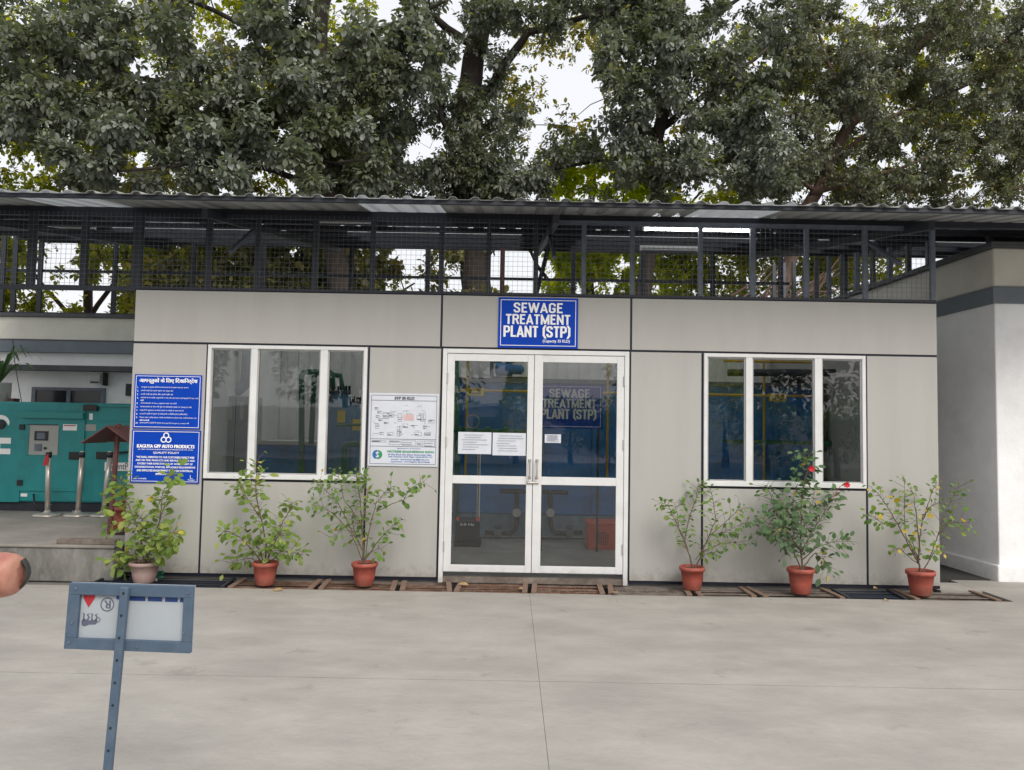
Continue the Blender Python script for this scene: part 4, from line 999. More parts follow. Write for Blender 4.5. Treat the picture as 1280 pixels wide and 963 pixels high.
c0 = P(2, 531, YG); mb = MB(); arc(mb, c0.x, c0.z, .075, .13, R(-5), R(185), YG-.0145); mb.build('ring_mark', M['white'], gn)
MB().lathe([(.0,-.02),(.06,-.015),(.065,.0)], (c0.x, YG-.013, c0.z), 14, axis='y').build('cap', M['black'], gn)
gbox(26, 617, 34, 621, .001, .003, 'small_label', M['white'], gn)
MB().path([GP(42,618,.02), GP(43,630,.12), G(52,640,PH), G(70,641,PH)], .012, 6).build('cable', M['black'], gn, smooth=True)
MB().path([GP(60,630,.05), G(80,636,PH), G(97,642,PH)+Vector((0,0,.01))], .01, 6).build('cable', M['grey_plate'], gn, smooth=True)
MB().path([GP(137,567,.06), GP(150,566,.06), GP(165,565,.06)], .014, 6).build('handle_bar', M['black'], gn)

# building behind the generator
YW = 5.0
rb_ = thing('rear_building', 'weathered white building with grey bands behind the generator', 'building', (-7.2, YW, PH))
zz = lambda py, Y=YW: P(80, py, Y).z
MB().box(-14, XL-.06, YW+.30, YW+.5, PH, zz(460)).build('wall', M['white_wall'], rb_)
MB().box(-14, XL-.06, YW+.0, YW+.5, zz(425), zz(397)).build('parapet', M['cream_wall'], rb_, bevel=.01)
MB().box(-14, XL-.06, YW-.05, YW+.5, zz(396.8), zz(392.5)).build('coping', M['coping'], rb_)
MB().box(-14, XL-.06, YW-.04, YW+.5, zz(441), zz(427)).build('band', M['slate_band'], rb_)
MB().box(-14, XL-.06, YW-.0, YW+.5, zz(426.8), zz(425.2)).build('drip_edge', M['coping'], rb_)
MB().box(-14, XL-.06, YW+.06, YW+.49, zz(456.5), zz(441.2)).build('beam', M['white_wall'], rb_)
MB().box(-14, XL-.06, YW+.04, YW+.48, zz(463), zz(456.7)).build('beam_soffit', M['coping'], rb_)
YQ = YW+.30
q0, q1 = P(41,484,YQ), P(131,520,YQ)
wf = MB(); wf.box(q0.x, q0.x+.07, YQ-.03, YQ+.02, q1.z, q0.z).box(q1.x-.07, q1.x, YQ-.03, YQ+.02, q1.z, q0.z).box(q0.x+.07, q1.x-.07, YQ-.029, YQ+.02, q0.z-.05, q0.z)
wf.box((q0.x+q1.x)/2-.03, (q0.x+q1.x)/2+.04, YQ-.028, YQ+.02, q1.z, q0.z-.05)
wfo = wf.build('window', M['steel_mid'], rb_)
MB().box(q0.x+.071, (q0.x+q1.x)/2-.031, YQ-.012, YQ-.004, q1.z, q0.z-.051).build('pane', M['dark_glass'], wfo)
MB().box((q0.x+q1.x)/2+.041, q1.x-.071, YQ-.012, YQ-.004, q1.z, q0.z-.051).build('pane', M['dark_glass'], wfo)
q0, q1 = P(158,480,YQ), P(168,495,YQ)
MB().box(q0.x, q1.x, YQ-.02, YQ-.001, q1.z, q0.z).build('wall_box', M['steel_dark'], rb_)
c = P(123,476,YQ-.1); fl = thing('flood_light', 'small dark floodlight on the wall above the rear window', 'lamp', (c.x, YQ-.1, c.z))
MB().add([(c.x-.10,YQ-.2,c.z-.02),(c.x+.07,YQ-.2,c.z-.05),(c.x+.10,YQ-.05,c.z-.05),(c.x-.10,YQ-.05,c.z-.02),(c.x-.10,YQ-.2,c.z+.08),(c.x+.07,YQ-.2,c.z+.1),(c.x+.10,YQ-.05,c.z+.1),(c.x-.10,YQ-.05,c.z+.08)],
    [(0,3,2,1),(4,5,6,7),(0,1,5,4),(1,2,6,5),(2,3,7,6),(3,0,4,7)]).build('lamp_head', M['grey_plate'], fl)
MB().box(c.x+.075, c.x+.11, YQ-.12, YQ-.001, c.z-.08, c.z+.14).build('bracket', M['black'], fl)
MB().box(c.x-.08, c.x+.06, YQ-.205, YQ-.201, c.z-.05, c.z-.02).build('lens', M['black'], fl)

# plant in a white pot behind the generator: strap leaves and a hanging wire
c = P(-2, 502, 4.4)
wp = thing('strap_leaf_plant', 'strap-leaved plant in a white pot behind the generator', 'potted plant', (c.x, 4.4, PH))
MB().lathe([(.12,PH+.0),(.14,PH+.02),(.17,c.z+.28),(.18,c.z+.3),(.15,c.z+.3),(.14,c.z+.2)], (c.x, 4.4, 0), 20).build('pot', M['rough_white'], wp, smooth=True)
for k in range(18):
    a = k*2.4+.3; r1 = rnd.uniform(.3,.75); zt = rnd.uniform(.25,.75); pts = []
    for u in (0,.25,.5,.75,1): pts.append(Vector((c.x+math.cos(a)*r1*u, 4.4+math.sin(a)*r1*u*.5, c.z+.28+zt*math.sin(u*2.4)*.9)))
    w_ = Vector((-math.sin(a), math.cos(a), 0)); vs = []
    for u, p in zip((0,.25,.5,.75,1), pts): hw = .035*math.sin(PI*min(.97,u*.85+.12)); vs += [p-w_*hw, p+w_*hw+Vector((0,0,.01))]
    MB().add(vs, [(2*i,2*i+1,2*i+3,2*i+2) for i in range(4)]).build('leaf', M['leaf_dark'], wp, smooth=True)
p = P(17,420,3.9); ob = MB().path([P(16,425,3.9), P(18,450,3.9), P(22,475,3.9), P(27,503,3.9)], .006, 5).build('hanging_wire', M['black'], None, P(27,503,3.9))
tag(ob, 'thin black wire hanging in front of the rear building', 'wire')
q0, q1 = P(10,498,4.3), P(17,503,4.3)
ob = MB().box(q0.x, q1.x, 4.3, 4.45, PH, q0.z).build('red_bin', M['maroon'], None, (q0.x, 4.37, PH)); tag(ob, 'dull red box beside the white pot behind the generator', 'box')

# stanchions
def stanchion(px, topy, label, ribbon, tilt):
    p = G(px, 645, PH); th = thing('stanchion', label, 'stanchion', (p.x, p.y, PH), 'steel stanchions in front of the generator')
    h = P(px, topy, p.y).z-PH
    MB().lathe([(.0,0),(.17,0),(.175,.012),(.15,.03),(.06,.04),(.035,.06),(.03,.08)], (p.x, p.y, PH), 28).build('base', M['chrome'], th, smooth=True)
    tp = Vector((p.x+tilt, p.y, PH+h))
    MB().path([(p.x, p.y, PH+.05), (p.x+tilt*.5, p.y, PH+h*.5), tp-Vector((0,0,.07))], .032, 16).build('post', M['chrome'], th, smooth=True)
    MB().path([tp-Vector((0,0,.07)), tp-Vector((0,0,.005))], .037, 16).build('belt_head', M['black'] if ribbon else M['steel_dark'], th, smooth=True)
    MB().path([tp-Vector((0,0,.004)), tp+Vector((0,0,.012))], [.034,.02], 16).build('cap', M['chrome'], th, smooth=True)
    if ribbon:
        t0 = tp+Vector((0,-.038,-.05)); MB().add([t0+Vector((.015,0,.02)), t0+Vector((-.02,0,0)), t0+Vector((-.045,-.01,-.12)), t0+Vector((.0,-.012,-.13)), t0+Vector((.03,-.005,-.05))], [(0,1,2,3,4)]).build('ribbon', M['red'], th)
stanchion(59, 565, 'steel stanchion with a red ribbon in front of the control panel', True, -.02)
stanchion(97, 565, 'plain steel stanchion, the middle one of the three', False, .02)
stanchion(129, 565, 'steel stanchion nearest the red fire stand', False, .05)

# fire stand: red post with a small gabled roof, and pot
p = G(137, 668, PH); zt = P(143,532,p.y).z
fs = thing('roofed_stand', 'red-brown post stand with a small gabled roof on the platform', 'stand', (p.x, p.y, PH))
MB().path([(p.x, p.y, PH), (p.x+.04, p.y, zt+.02)], .028, 8).build('post', M['maroon'], fs)
q0, q1 = P(112,553,p.y), P(158,553,p.y); qa = P(143,533,p.y)
zap = qa.z
for sgn in (-1, 1):
    ex = q0.x if sgn < 0 else qa.x+(qa.x-q0.x)
    vs = [(qa.x, p.y-.18, zap), (qa.x, p.y+.35, zap), (ex, p.y+.35, q0.z), (ex, p.y-.18, q0.z)]
    o = MB().add(vs, [(0,1,2,3)]).build('roof_slope', M['maroon'], fs); so = o.modifiers.new('thickness', 'SOLIDIFY'); so.thickness = .012
MB().add([(qa.x, p.y+.3, zap-.01), (q0.x+.03, p.y+.3, q0.z), (2*qa.x-q0.x-.03, p.y+.3, q0.z)], [(0,1,2)]).build('gable', M['maroon'], fs)
MB().path([(p.x, p.y, PH+.35), (p.x+.55, p.y, PH+.38)], .014, 6).build('crossbar', M['maroon'], fs)
MB().path([(p.x+.5, p.y, PH), (p.x+.53, p.y, zt-.05)], .02, 6).build('post', M['maroon'], fs)
MB().box(p.x+.06, XL-.03, p.y-.05, p.y+.3, PH, PH+.012).build('foot_plate', M['black'], fs)

# ================================================================== POTTED PLANTS
def pot(th, c, w_, h, mt, ribbed=True):
    n = 28; r1 = w_/2; r0 = r1*.68
    prof = [(r0*.9,0),(r0,.01),(r0+(r1*.90-r0)*.5,h*.42),(r1*.90,h*.82),(r1,h*.83),(r1*1.02,h*.90),(r1,h*.985),(r1*.93,h),(r1*.9,h*.93),(r1*.86,h*.86)]
    m = MB(); k0 = len(m.v)
    for r, z in prof:
        for j in range(n):
            a = 2*PI*j/n
            rr = r*(1+(.04*math.sin(a*7+z/h*5.5) if ribbed and .02 < z < h*.8 and z > 0 else 0))
            m.v.append(Vector((c[0]+rr*math.cos(a), c[1]+rr*math.sin(a), c[2]+z)))
    for i in range(len(prof)-1):
        for j in range(n):
            a, b_ = i*n+j, i*n+(j+1)%n; m.f.append((a, b_, b_+n, a+n)); m.m.append(0)
    m.f.append(tuple(reversed(range(n)))); m.m.append(0)
    m.build('pot', mt, th, smooth=True)
    s = MB(); vs = [(c[0], c[1], c[2]+h*.91)]
    for j in range(20):
        a = 2*PI*j/20; vs.append((c[0]+r1*.89*math.cos(a), c[1]+r1*.89*math.sin(a), c[2]+h*(.87+.02*rnd.random())))
    s.add(vs, [(0, 1+j, 1+(j+1)%20) for j in range(20)]).build('soil', M['soil'], th)

def grow(th, Y, base, stems, leafmat, lsize, dens, yellow=.04, wid=1.0, twigs=True, rs=None):
    """stems are outlines traced as polylines in the plane of the pot, each pushed off in depth; leaves are set along the upper part"""
    rr = random.Random(rs); sm = MB(); n_leaf = 0; bx = P(base[0], base[1], Y)
    tot = 0
    for st in stems:
        bend = rr.uniform(-.28, .22); pts = []
        for i, (a, b_) in enumerate(st[0]):
            u = i/max(1, len(st[0])-1); dy = bend*u*st[3] if len(st) > 3 else bend*u
            q = P(a, b_, Y+dy) ; pts.append(Vector((q.x, Y+dy, q.z)))
        fine = []
        for i in range(len(pts)-1):
            for k in range(5): fine.append(pts[i].lerp(pts[i+1], k/5)+Vector((rr.uniform(-.004,.004), rr.uniform(-.004,.004), 0)))
        fine.append(pts[-1])
        nf = len(fine); r0 = st[1]
        sm.path(fine, [r0*(1-.75*i/(nf-1)) for i in range(nf)], 6)
        ln_ = sum((fine[i+1]-fine[i]).length for i in range(nf-1))
        lo = st[2]
        cnt = max(3, int(ln_*(1-lo)*dens))
        for k in range(cnt):
            u = lo+(1-lo)*((k+rr.random())/cnt); fi = u*(nf-1); i = min(nf-2, int(fi)); p = fine[i].lerp(fine[i+1], fi-i)
            d = (fine[i+1]-fine[i]).normalized(); a = k*2.4+rr.uniform(-.5,.5); uu, vv, _ = frame_of(d)
            side = uu*math.cos(a)+vv*math.sin(a)
            tl = rr.uniform(.01,.05)+(rr.random() < .25)*rr.uniform(.03,.09)
            tip = p+side*tl+d*tl*.6
            if twigs and tl > .03: sm.path([p, tip], [.0022,.0012], 4)
            ax = side*1.0+d*rr.uniform(.1,.8)+Vector((0,0,rr.uniform(-.9,.1)))
            nr = Vector((rr.uniform(-.5,.5), rr.uniform(-.9,-.1), rr.uniform(.4,1)))
            sz = lsize*rr.uniform(.6,1.2)*(1.0 if u < .85 else .75)
            mt = M['leaf_yellow'] if rr.random() < yellow else leafmat
            leaf_object(th, tip, ax, nr, sz, mt, wid); tot += 1
    sm.build('stems', M['stem'], th)
    return tot

PG = 'potted shrubs standing along the facade'
specs = [
 dict(base=(180,731), w=36, h=25, pot='pale_pot', rib=False, leaf='leaf_lime', ls=.085, dens=46, lab='bushy light green shrub in a faded pinkish grey pot by the notice boards', wid=1.05, cat=0,
   stems=[([(180,706),(177,680),(170,655),(160,630),(152,612),(149,600)],.009,.15),([(182,706),(190,680),(200,650),(202,628),(204,612)],.008,.2),([(180,706),(186,690),(200,675),(214,668),(220,666)],.006,.3),
          ([(180,706),(168,695),(152,690),(140,704)],.006,.25),([(182,706),(195,695),(208,685),(216,683)],.006,.2),([(170,655),(160,652),(148,655),(138,657)],.005,.2),([(178,706),(165,700),(150,708)],.005,.2),([(181,706),(183,690),(186,670),(178,650),(168,640)],.007,.1),([(200,650),(208,625),(214,600),(216,594)],.004,.55)]),
 dict(base=(331,735), w=32, h=28, pot='terracotta', rib=True, leaf='leaf_lime', ls=.078, dens=42, lab='light green shrub with a tall spike in a terracotta pot under the left window', wid=.95, cat=0,
   stems=[([(331,708),(333,680),(327,650),(320,620),(320,598),(320,577)],.008,.12),([(332,708),(340,680),(352,655),(362,638),(366,628)],.007,.2),([(330,708),(318,690),(300,672),(285,664),(277,665)],.007,.25),
          ([(330,708),(315,698),(300,700),(288,704)],.005,.3),([(333,708),(350,690),(365,690),(378,694)],.005,.3),([(327,650),(310,625),(302,612),(296,604)],.005,.25),([(331,708),(326,690),(312,672),(305,660)],.006,.2),([(332,708),(338,692),(345,675),(352,665)],.006,.2)]),
 dict(base=(455,735), w=32, h=28, pot='terracotta', rib=True, leaf='leaf_pot', ls=.066, dens=27, lab='loose airy shrub in a terracotta pot below the process poster', wid=1.15, cat=0,
   stems=[([(455,706),(454,680),(452,655),(450,625),(446,600),(445,590)],.009,.2),([(454,704),(440,668),(420,645),(404,634),(388,630)],.006,.3),([(454,690),(436,655),(420,625),(405,612),(395,603)],.006,.35),
          ([(456,700),(462,660),(470,630),(482,615),(490,608)],.006,.25),([(456,700),(474,675),(490,658),(500,650)],.006,.3),([(470,640),(490,630),(505,625),(512,612),(522,605),(530,603)],.005,.3),
          ([(454,704),(462,692),(474,685),(480,690)],.005,.3),([(436,655),(422,668),(412,672)],.004,.2),([(452,655),(460,620),(455,600),(452,592)],.005,.3),([(452,655),(430,625),(425,600),(420,588)],.005,.4),([(454,690),(445,670),(440,650),(442,630)],.006,.1)]),
 dict(base=(865,740), w=31, h=28, pot='terracotta', rib=True, leaf='leaf_pot', ls=.060, dens=31, lab='open shrub in a terracotta pot just right of the glass door', wid=.9, cat=0,
   stems=[([(866,712),(862,695),(856,675),(862,645),(870,625),(872,608),(878,606)],.007,.2),([(866,712),(862,695),(850,665),(844,650),(835,632),(826,628)],.007,.3),([(868,712),(878,690),(886,670),(895,650),(892,630),(888,610)],.007,.15),
          ([(878,690),(900,680),(920,678),(942,676)],.005,.25),([(886,670),(905,655),(920,640),(930,634)],.005,.3),([(856,675),(848,660),(846,640),(842,628)],.005,.3),([(868,712),(876,695),(890,690),(898,695)],.005,.2),([(870,700),(888,670),(908,664),(936,652)],.004,.5)]),
 dict(base=(1001,745), w=33, h=31, pot='terracotta', rib=False, leaf='leaf_dark', ls=.078, dens=37, lab='dense dark green shrub with red flowers in a terracotta pot under the right window', wid=.95, cat=0,
   stems=[([(1003,714),(1001,690),(1001,650),(1003,612),(1010,585),(1012,568)],.009,.12),([(1003,714),(992,690),(982,665),(970,640),(964,620),(958,607)],.008,.2),([(1001,690),(985,665),(965,660),(946,662)],.006,.3),
          ([(1003,690),(1015,665),(1028,645),(1038,625),(1046,612)],.007,.2),([(1003,710),(1018,692),(1030,700),(1037,716)],.006,.3),([(1003,700),(1020,685),(1042,677),(1064,677)],.006,.3),([(1001,665),(985,640),(975,625),(968,640)],.006,.2),
          ([(1001,670),(1008,650),(1015,635),(1018,610)],.006,.2),([(1001,680),(990,670),(980,680),(984,692)],.005,.2),([(1001,660),(990,640),(992,620),(998,604)],.006,.2),([(1002,690),(1010,675),(1005,655),(1000,640)],.006,.1),([(1002,690),(992,680),(975,672),(960,655),(950,645)],.006,.3)]),
 dict(base=(1151,747), w=34, h=30, pot='terracotta', rib=False, leaf='leaf_pot', ls=.062, dens=24, lab='sparse shrub with yellowing leaves in the last terracotta pot on the right', wid=1.1, cat=0, yel=.16,
   stems=[([(1150,718),(1148,700),(1150,670),(1154,645),(1165,632),(1174,628)],.008,.25),([(1148,705),(1135,680),(1122,655),(1110,635),(1098,618),(1088,608)],.007,.3),([(1148,700),(1132,670),(1130,640),(1131,602)],.006,.4),
          ([(1150,690),(1146,650),(1142,620),(1138,610)],.006,.35),([(1152,718),(1162,700),(1172,670),(1182,640),(1192,620),(1200,608)],.006,.35),([(1172,670),(1185,655),(1198,653),(1213,654)],.004,.3),([(1148,705),(1138,698),(1124,685),(1116,687)],.005,.4),
          ([(1162,700),(1168,690),(1175,680)],.005,.1),([(1154,650),(1162,625),(1168,608),(1172,602)],.005,.4),([(1122,655),(1104,655),(1094,648),(1082,640)],.004,.3),([(1150,700),(1144,690),(1140,675),(1144,665)],.006,.1)]),
]
for i, s in enumerate(specs):
    g0 = G(s['base'][0], s['base'][1], .015); Y = g0.y+.10
    Y = max(-.36, min(-.17, Y)); c = P(s['base'][0], s['base'][1], Y); cz = .016
    sc_ = (Y+CAM_D)/F; h = s['h']*sc_*1.02; w_ = s['w']*sc_
    th = thing('potted_plant', s['lab'], 'potted plant', (c.x, Y, cz), PG)
    pot(th, (c.x, Y, cz), w_, h, M[s['pot']], s['rib'])
    n_ = grow(th, Y, s['base'], s['stems'], M[s['leaf']], s['ls']*1.03, s['dens']*2.35, s.get('yel', .015), s['wid'], rs=i+20)
    if i == 4:
        for (a_, b_) in ((1014, 586), (1058, 606)):
            q = P(a_, b_, Y-.06); mb = MB()
            if b_ == 606: mb.path([P(1040,625,Y-.03), P(1050,608,Y-.05), q], .002, 4)
            for k in range(8):
                a = k*.785; d = Vector((math.cos(a), -.5+.3*math.sin(a*2), math.sin(a)))*.028; e = Vector((-math.sin(a), 0, math.cos(a)))*.016
                mb.add([q, q+d*.6-e, q+d*1.2, q+d*.6+e], [(0,1,2,3)])
            mb.build('flower', M['flower'], th)
        # leafy shoots behind the glass line, in front of the pane
        for k in range(26):
            q = P(rnd.uniform(990,1022), rnd.uniform(560,608), Y+rnd.uniform(-.08,.1)); leaf_object(th, q, (rnd.uniform(-1,1), -.3, rnd.uniform(-.8,.4)), (rnd.uniform(-.3,.3),-.6,.8), rnd.uniform(.045,.075), M['leaf_dark'])
# pot behind the roofed stand
p = G(147, 664, PH); th = thing('potted_plant', 'round terracotta pot of light leaves on the platform by the red stand', 'potted plant', (p.x, p.y+.12, PH), PG)
pot(th, (p.x, p.y+.12, PH), .30, .27, M['terracotta'], True)
grow(th, p.y+.1, (147,664), [([(147,645),(140,635),(136,630)],.004,.1),([(147,645),(150,630),(155,620)],.004,.1),([(147,645),(140,648),(134,652)],.004,.1),([(147,645),(156,640),(160,632)],.004,.1)], M['leaf_lime'], .07, 60, .02, 1.1, rs=5)

# litter
q = G(207, 722, 0); lt_ = thing('crumpled_wrapper', 'crumpled white and green wrapper lying on the drain beside the pale pot', 'litter', (q.x, -.2, .012))
for (nm, mt, off, s_) in (('white_fold', 'rough_white', (-.03,0,.04), .045), ('green_fold', 'green_pipe', (.02,0,.055), .035)):
    mb = MB(); vs = []
    for i in range(7):
        for j in range(5): vs.append((q.x+off[0]+(i-3)*s_*.33+rnd.uniform(-.01,.01), -.2+off[1]+rnd.uniform(-.025,.025), .012+off[2]+(j-2)*s_*.5+rnd.uniform(-.008,.008)))
    mb.add(vs, [(i*5+j, i*5+j+1, (i+1)*5+j+1, (i+1)*5+j) for i in range(6) for j in range(4)]); mb.build(nm, M[mt], lt_)
lf = [(340,738,'curled dry leaf on the concrete at the foot of the second pot'),(557,727,'pale dry leaf lying at the left foot of the door frame'),(586,733,'pale dry leaf under the left door leaf'),(765,742,'pale dry leaf pair on the drain right of the door'),
      (1092,738,'brown dry leaf on the dark iron drain cover at right'),(653,739,'yellow leaf on the concrete in front of the door'),(1110,750,'small brown leaf on the concrete near the last pot')]
for i, (a_, b_, lab) in enumerate(lf):
    q = G(a_, b_, .005); o = leaves_mesh('dry_leaf', [(q.x, q.y, .022 if q.y > TY0 else .006)], [(math.cos(i*1.7), math.sin(i*1.7), .12)], [(0,-.3,1)], [.10 if i < 4 else .07], [1.0], M['dry_leaf'], None, (q.x, q.y, .004)); tag(o, lab, 'leaf', 'fallen dry leaves')
dpos = []; 
for k in range(90): dpos.append((rnd.uniform(-4.5, 5.5), TY0-abs(rnd.gauss(0,.18))-.01, .003))
o = leaves_mesh('leaf_litter', dpos, [(rnd.uniform(-1,1), rnd.uniform(-1,1), .1) for _ in dpos], [(0,0,1)]*len(dpos), npr.uniform(.008,.022,len(dpos)), 1.0, M['dry_leaf']); kind(o, 'stuff')

# ================================================================== FRONT SIGN (seen from the back, upside down)
DS = 3.0; YS = -CAM_D+DS
def S(px, py, d=0): return P(px, py, YS+d)
c00, c10, c11, c01 = S(89,728), S(243.5,732.5), S(239.5,816), S(82,810)
sg = thing('standing_sign', 'small blue framed sign on a tilted post, its back turned, in the yard', 'sign', (S(140,963).x-.02, YS, 0))
def quadbox(c, y0, y1, nm, mt, bev=0):
    vs = [(p.x, y0, p.z) for p in c]+[(p.x, y1, p.z) for p in c]
    return recalc(MB().add(vs, [(0,3,2,1),(4,5,6,7),(0,1,5,4),(1,2,6,5),(2,3,7,6),(3,0,4,7)]).build(nm, mt, sg, bevel=bev))
quadbox([c01, c11, c10, c00], YS+.004, YS+.010, 'sign_face', M['sign_white'])
def LQ(u, v):   # u across, v down
    a = c00.lerp(c10, u); b_ = c01.lerp(c11, u); return a.lerp(b_, v)
def strip(u0, v0, u1, v1, nm='frame_bar', dy=0): return quadbox([LQ(u0,v1), LQ(u1,v1), LQ(u1,v0), LQ(u0,v0)], YS-.014+dy, YS+.0035, nm, M['sign_blue'], .002)
strip(0,0,1,.175); strip(0,.835,1,1); strip(0,.176,.092,.834); strip(.925,.176,1,.834)
# post
pt = S(162,732); pb_ = S(140,963); d = (pb_-pt).normalized(); pe = pt+d*((pt.z)/(-d.z)); pe.z = 0
MB().bar(pt+Vector((0,-.032,.0)), pe+Vector((0,-.032,0)), .031, .022, up=(0,1,0)).build('post', M['sign_blue'], sg, bevel=.003)
mb = MB()
for k in range(9):
    q = pt+(pb_-pt)*(.03+.12*k)+Vector((0,-.0436,0)); mb.lathe([(.0,-.002),(.0045,-.002),(.0045,0)], (q.x, q.y, q.z), 8, axis='y')
mb.build('post_holes', M['black'], sg)
for (u, v) in ((.04,.9),(.06,.08),(.96,.1),(.58,.93),(.05,.6),(.94,.7)):
    q = LQ(u, v); MB().lathe([(.0,-.004),(.004,-.004),(.005,0)], (q.x, YS-.0145, q.z), 8, axis='y').build('rivet', M['steel_mid'], sg)
ym = YS+.0025
t = MB(); tri = [LQ(.107,.178), LQ(.198,.178), LQ(.198,.235), LQ(.153,.38), LQ(.107,.235)]
t.add([(p.x, ym, p.z) for p in tri], [(0,1,2,3,4)]); t.build('red_arrow', M['red'], sg)
t = MB(); cc = LQ(.302,.325); n_ = 24; vs = []
for q in range(n_):
    a = 2*PI*q/n_; vs += [(cc.x+.0225*math.cos(a), ym, cc.z+.0225*math.sin(a)), (cc.x+.0265*math.cos(a), ym, cc.z+.0265*math.sin(a))]
t.add(vs, [(2*q, 2*q+1, (2*q+3)%(2*n_), (2*q+2)%(2*n_)) for q in range(n_)])
add_text(t, 'R', cc.x-.013, cc.x+.013, cc.z-.015, cc.z+.015, ym, bold=.0, flip=True, heavy=.02)
# small animal emblem, upside down: back below, legs up, tail to the right
def em(pts): t.add([(LQ(u,v).x, ym, LQ(u,v).z) for u, v in pts], [tuple(range(len(pts)))])
em([(.108,.615),(.104,.59),(.115,.565),(.135,.56),(.15,.575),(.205,.57),(.228,.555),(.233,.59),(.222,.63),(.165,.64),(.15,.655),(.128,.665),(.110,.65)])
for u, k_ in ((.125,-1),(.150,1),(.190,-1),(.215,1)): em([(u-.008,.575),(u+.008,.575),(u+.010+.010*k_,.525),(u+.004,.485),(u+.012*k_+.010,.47),(u+.012*k_-.004,.47),(u-.007,.49),(u-.001+.008*k_,.525)])
em([(.228,.60),(.243,.60),(.256,.565),(.250,.53),(.236,.52),(.236,.527),(.246,.538),(.250,.565),(.240,.59),(.228,.59)])
recalc(t.build('printed_mark', M['ink'], sg))
t = MB()
for u0, u1 in ((.46,.605),(.625,.74),(.765,.865),(.885,.924),(.37,.41)): 
    c_ = [LQ(u0,.255-.02*(u0<.4)), LQ(u1,.255), LQ(u1,.18), LQ(u0,.18)]; t.add([(p.x, ym, p.z) for p in c_], [(0,1,2,3)])
t.build('blue_strip', mat('faded_blue_print', (.015,.05,.20), .5), sg)

# ================================================================== HAND AT THE LEFT EDGE
DH = .42; YH = -CAM_D+DH
hd = thing('person', "fingertips of a person's hand reaching in at the left edge of the yard", 'person', P(-250, 740, YH)-Vector((0,0,0)))
def skin_obj(name, verts, edges, radii, mt, parent, root=0, sub=2):
    me = bpy.data.meshes.new(name); b = BASE[parent.name]
    me.from_pydata([tuple(Vector(v)-b) for v in verts], edges, []); me.materials.append(mt)
    o = bpy.data.objects.new(name, me); put(o, parent)
    sk = o.modifiers.new('skin', 'SKIN'); sk.use_smooth_shade = True
    lay = me.skin_vertices[0] if me.skin_vertices else None
    if lay is None:
        me.attributes  # ensure the layer exists
        bpy.context.view_layer.objects.active = o
        with bpy.context.temp_override(object=o, active_object=o): bpy.ops.mesh.customdata_skin_add()
        lay = me.skin_vertices[0]
    for i, r in enumerate(radii): lay.data[i].radius = (r, r) if not isinstance(r, tuple) else r; lay.data[i].use_root = (i == root)
    su = o.modifiers.new('sub', 'SUBSURF'); su.levels = sub; su.render_levels = sub
    for p in me.polygons: p.use_smooth = True
    return o
h0 = P(20, 718, YH)
k = DH/F
def HP(px, py, dy=0): q = P(px, py, YH); return Vector((q.x, YH+dy, q.z))
V = [HP(-330,800,-.02), HP(-250,780,-.01), HP(-180,760), HP(-100,740), HP(-45,727), HP(-10,719), HP(17,718.5), HP(25,718.5),      # wrist, palm, index finger
     HP(-105,775,.012), HP(-55,775,.02), HP(-35,790,.0), HP(-60,800,-.01), HP(-105,810,.012), HP(-65,815,.02), HP(-48,830,.0), HP(-72,838,-.01),
     HP(-110,842,.01), HP(-80,850,.015), HP(-66,862,.0), HP(-200,720,-.02), HP(-140,695,-.03), HP(-95,682,-.03), HP(-70,678,-.03)]
E = [(0,1),(1,2),(2,3),(3,4),(4,5),(5,6),(6,7),(2,8),(8,9),(9,10),(10,11),(2,12),(12,13),(13,14),(14,15),(2,16),(16,17),(17,18),(1,19),(19,20),(20,21),(21,22)]
RR = [.028,.034,.036,.015,.0138,.0137,.0126,.0088,.0115,.0105,.0095,.0075,.011,.010,.009,.0075,.0095,.0085,.007,.016,.012,.0105,.008]
skin_obj('body', V, E, RR, M['skin'], hd, 0, 3)
sk_ = M['skin'].node_tree; N_k = sk_.nodes; L_k = sk_.links; bk = N_k['Principled BSDF']; src_k = bk.inputs['Base Color'].links[0].from_socket
wv = N_k.new('ShaderNodeTexNoise'); wv.inputs['Scale'].default_value = 70; wv.inputs['Detail'].default_value = 3
gk = N_k.new('ShaderNodeNewGeometry'); L_k.new(gk.outputs['Position'], wv.inputs['Vector'])
rk = N_k.new('ShaderNodeMapRange'); rk.inputs['From Min'].default_value = .35; rk.inputs['From Max'].default_value = .65; L_k.new(wv.outputs['Fac'], rk.inputs['Value'])
mk = N_k.new('ShaderNodeMix'); mk.data_type = 'RGBA'; mk.inputs['B'].default_value = (.36,.13,.10,1); L_k.new(rk.outputs[0], mk.inputs['Factor']); L_k.new(src_k, mk.inputs['A']); L_k.new(mk.outputs['Result'], bk.inputs['Base Color'])
nc = HP(30.5, 719, -.001)
mb = MB(); nr_ = 10
for i in range(7):
    u = -1+2*i/6
    for j in range(3): mb.v.append(Vector((nc.x-.0042*u*u+.0018-.0012*j, YH+.000+.0035*j+.001*u*u, nc.z+u*.0078)))
for i in range(6):
    for j in range(2): a = i*3+j; mb.f.append((a, a+1, a+4, a+3)); mb.m.append(0)
nlo = mb.build('fingernail', M['nail'], hd, smooth=True); so = nlo.modifiers.new('thickness','SOLIDIFY'); so.thickness = .0006
MB().path([HP(-330,800,-.02), HP(-420,830,-.05), HP(-560,880,-.12)], [.036,.045,.05], 16).build('sleeve', M['sleeve'], hd, smooth=True)

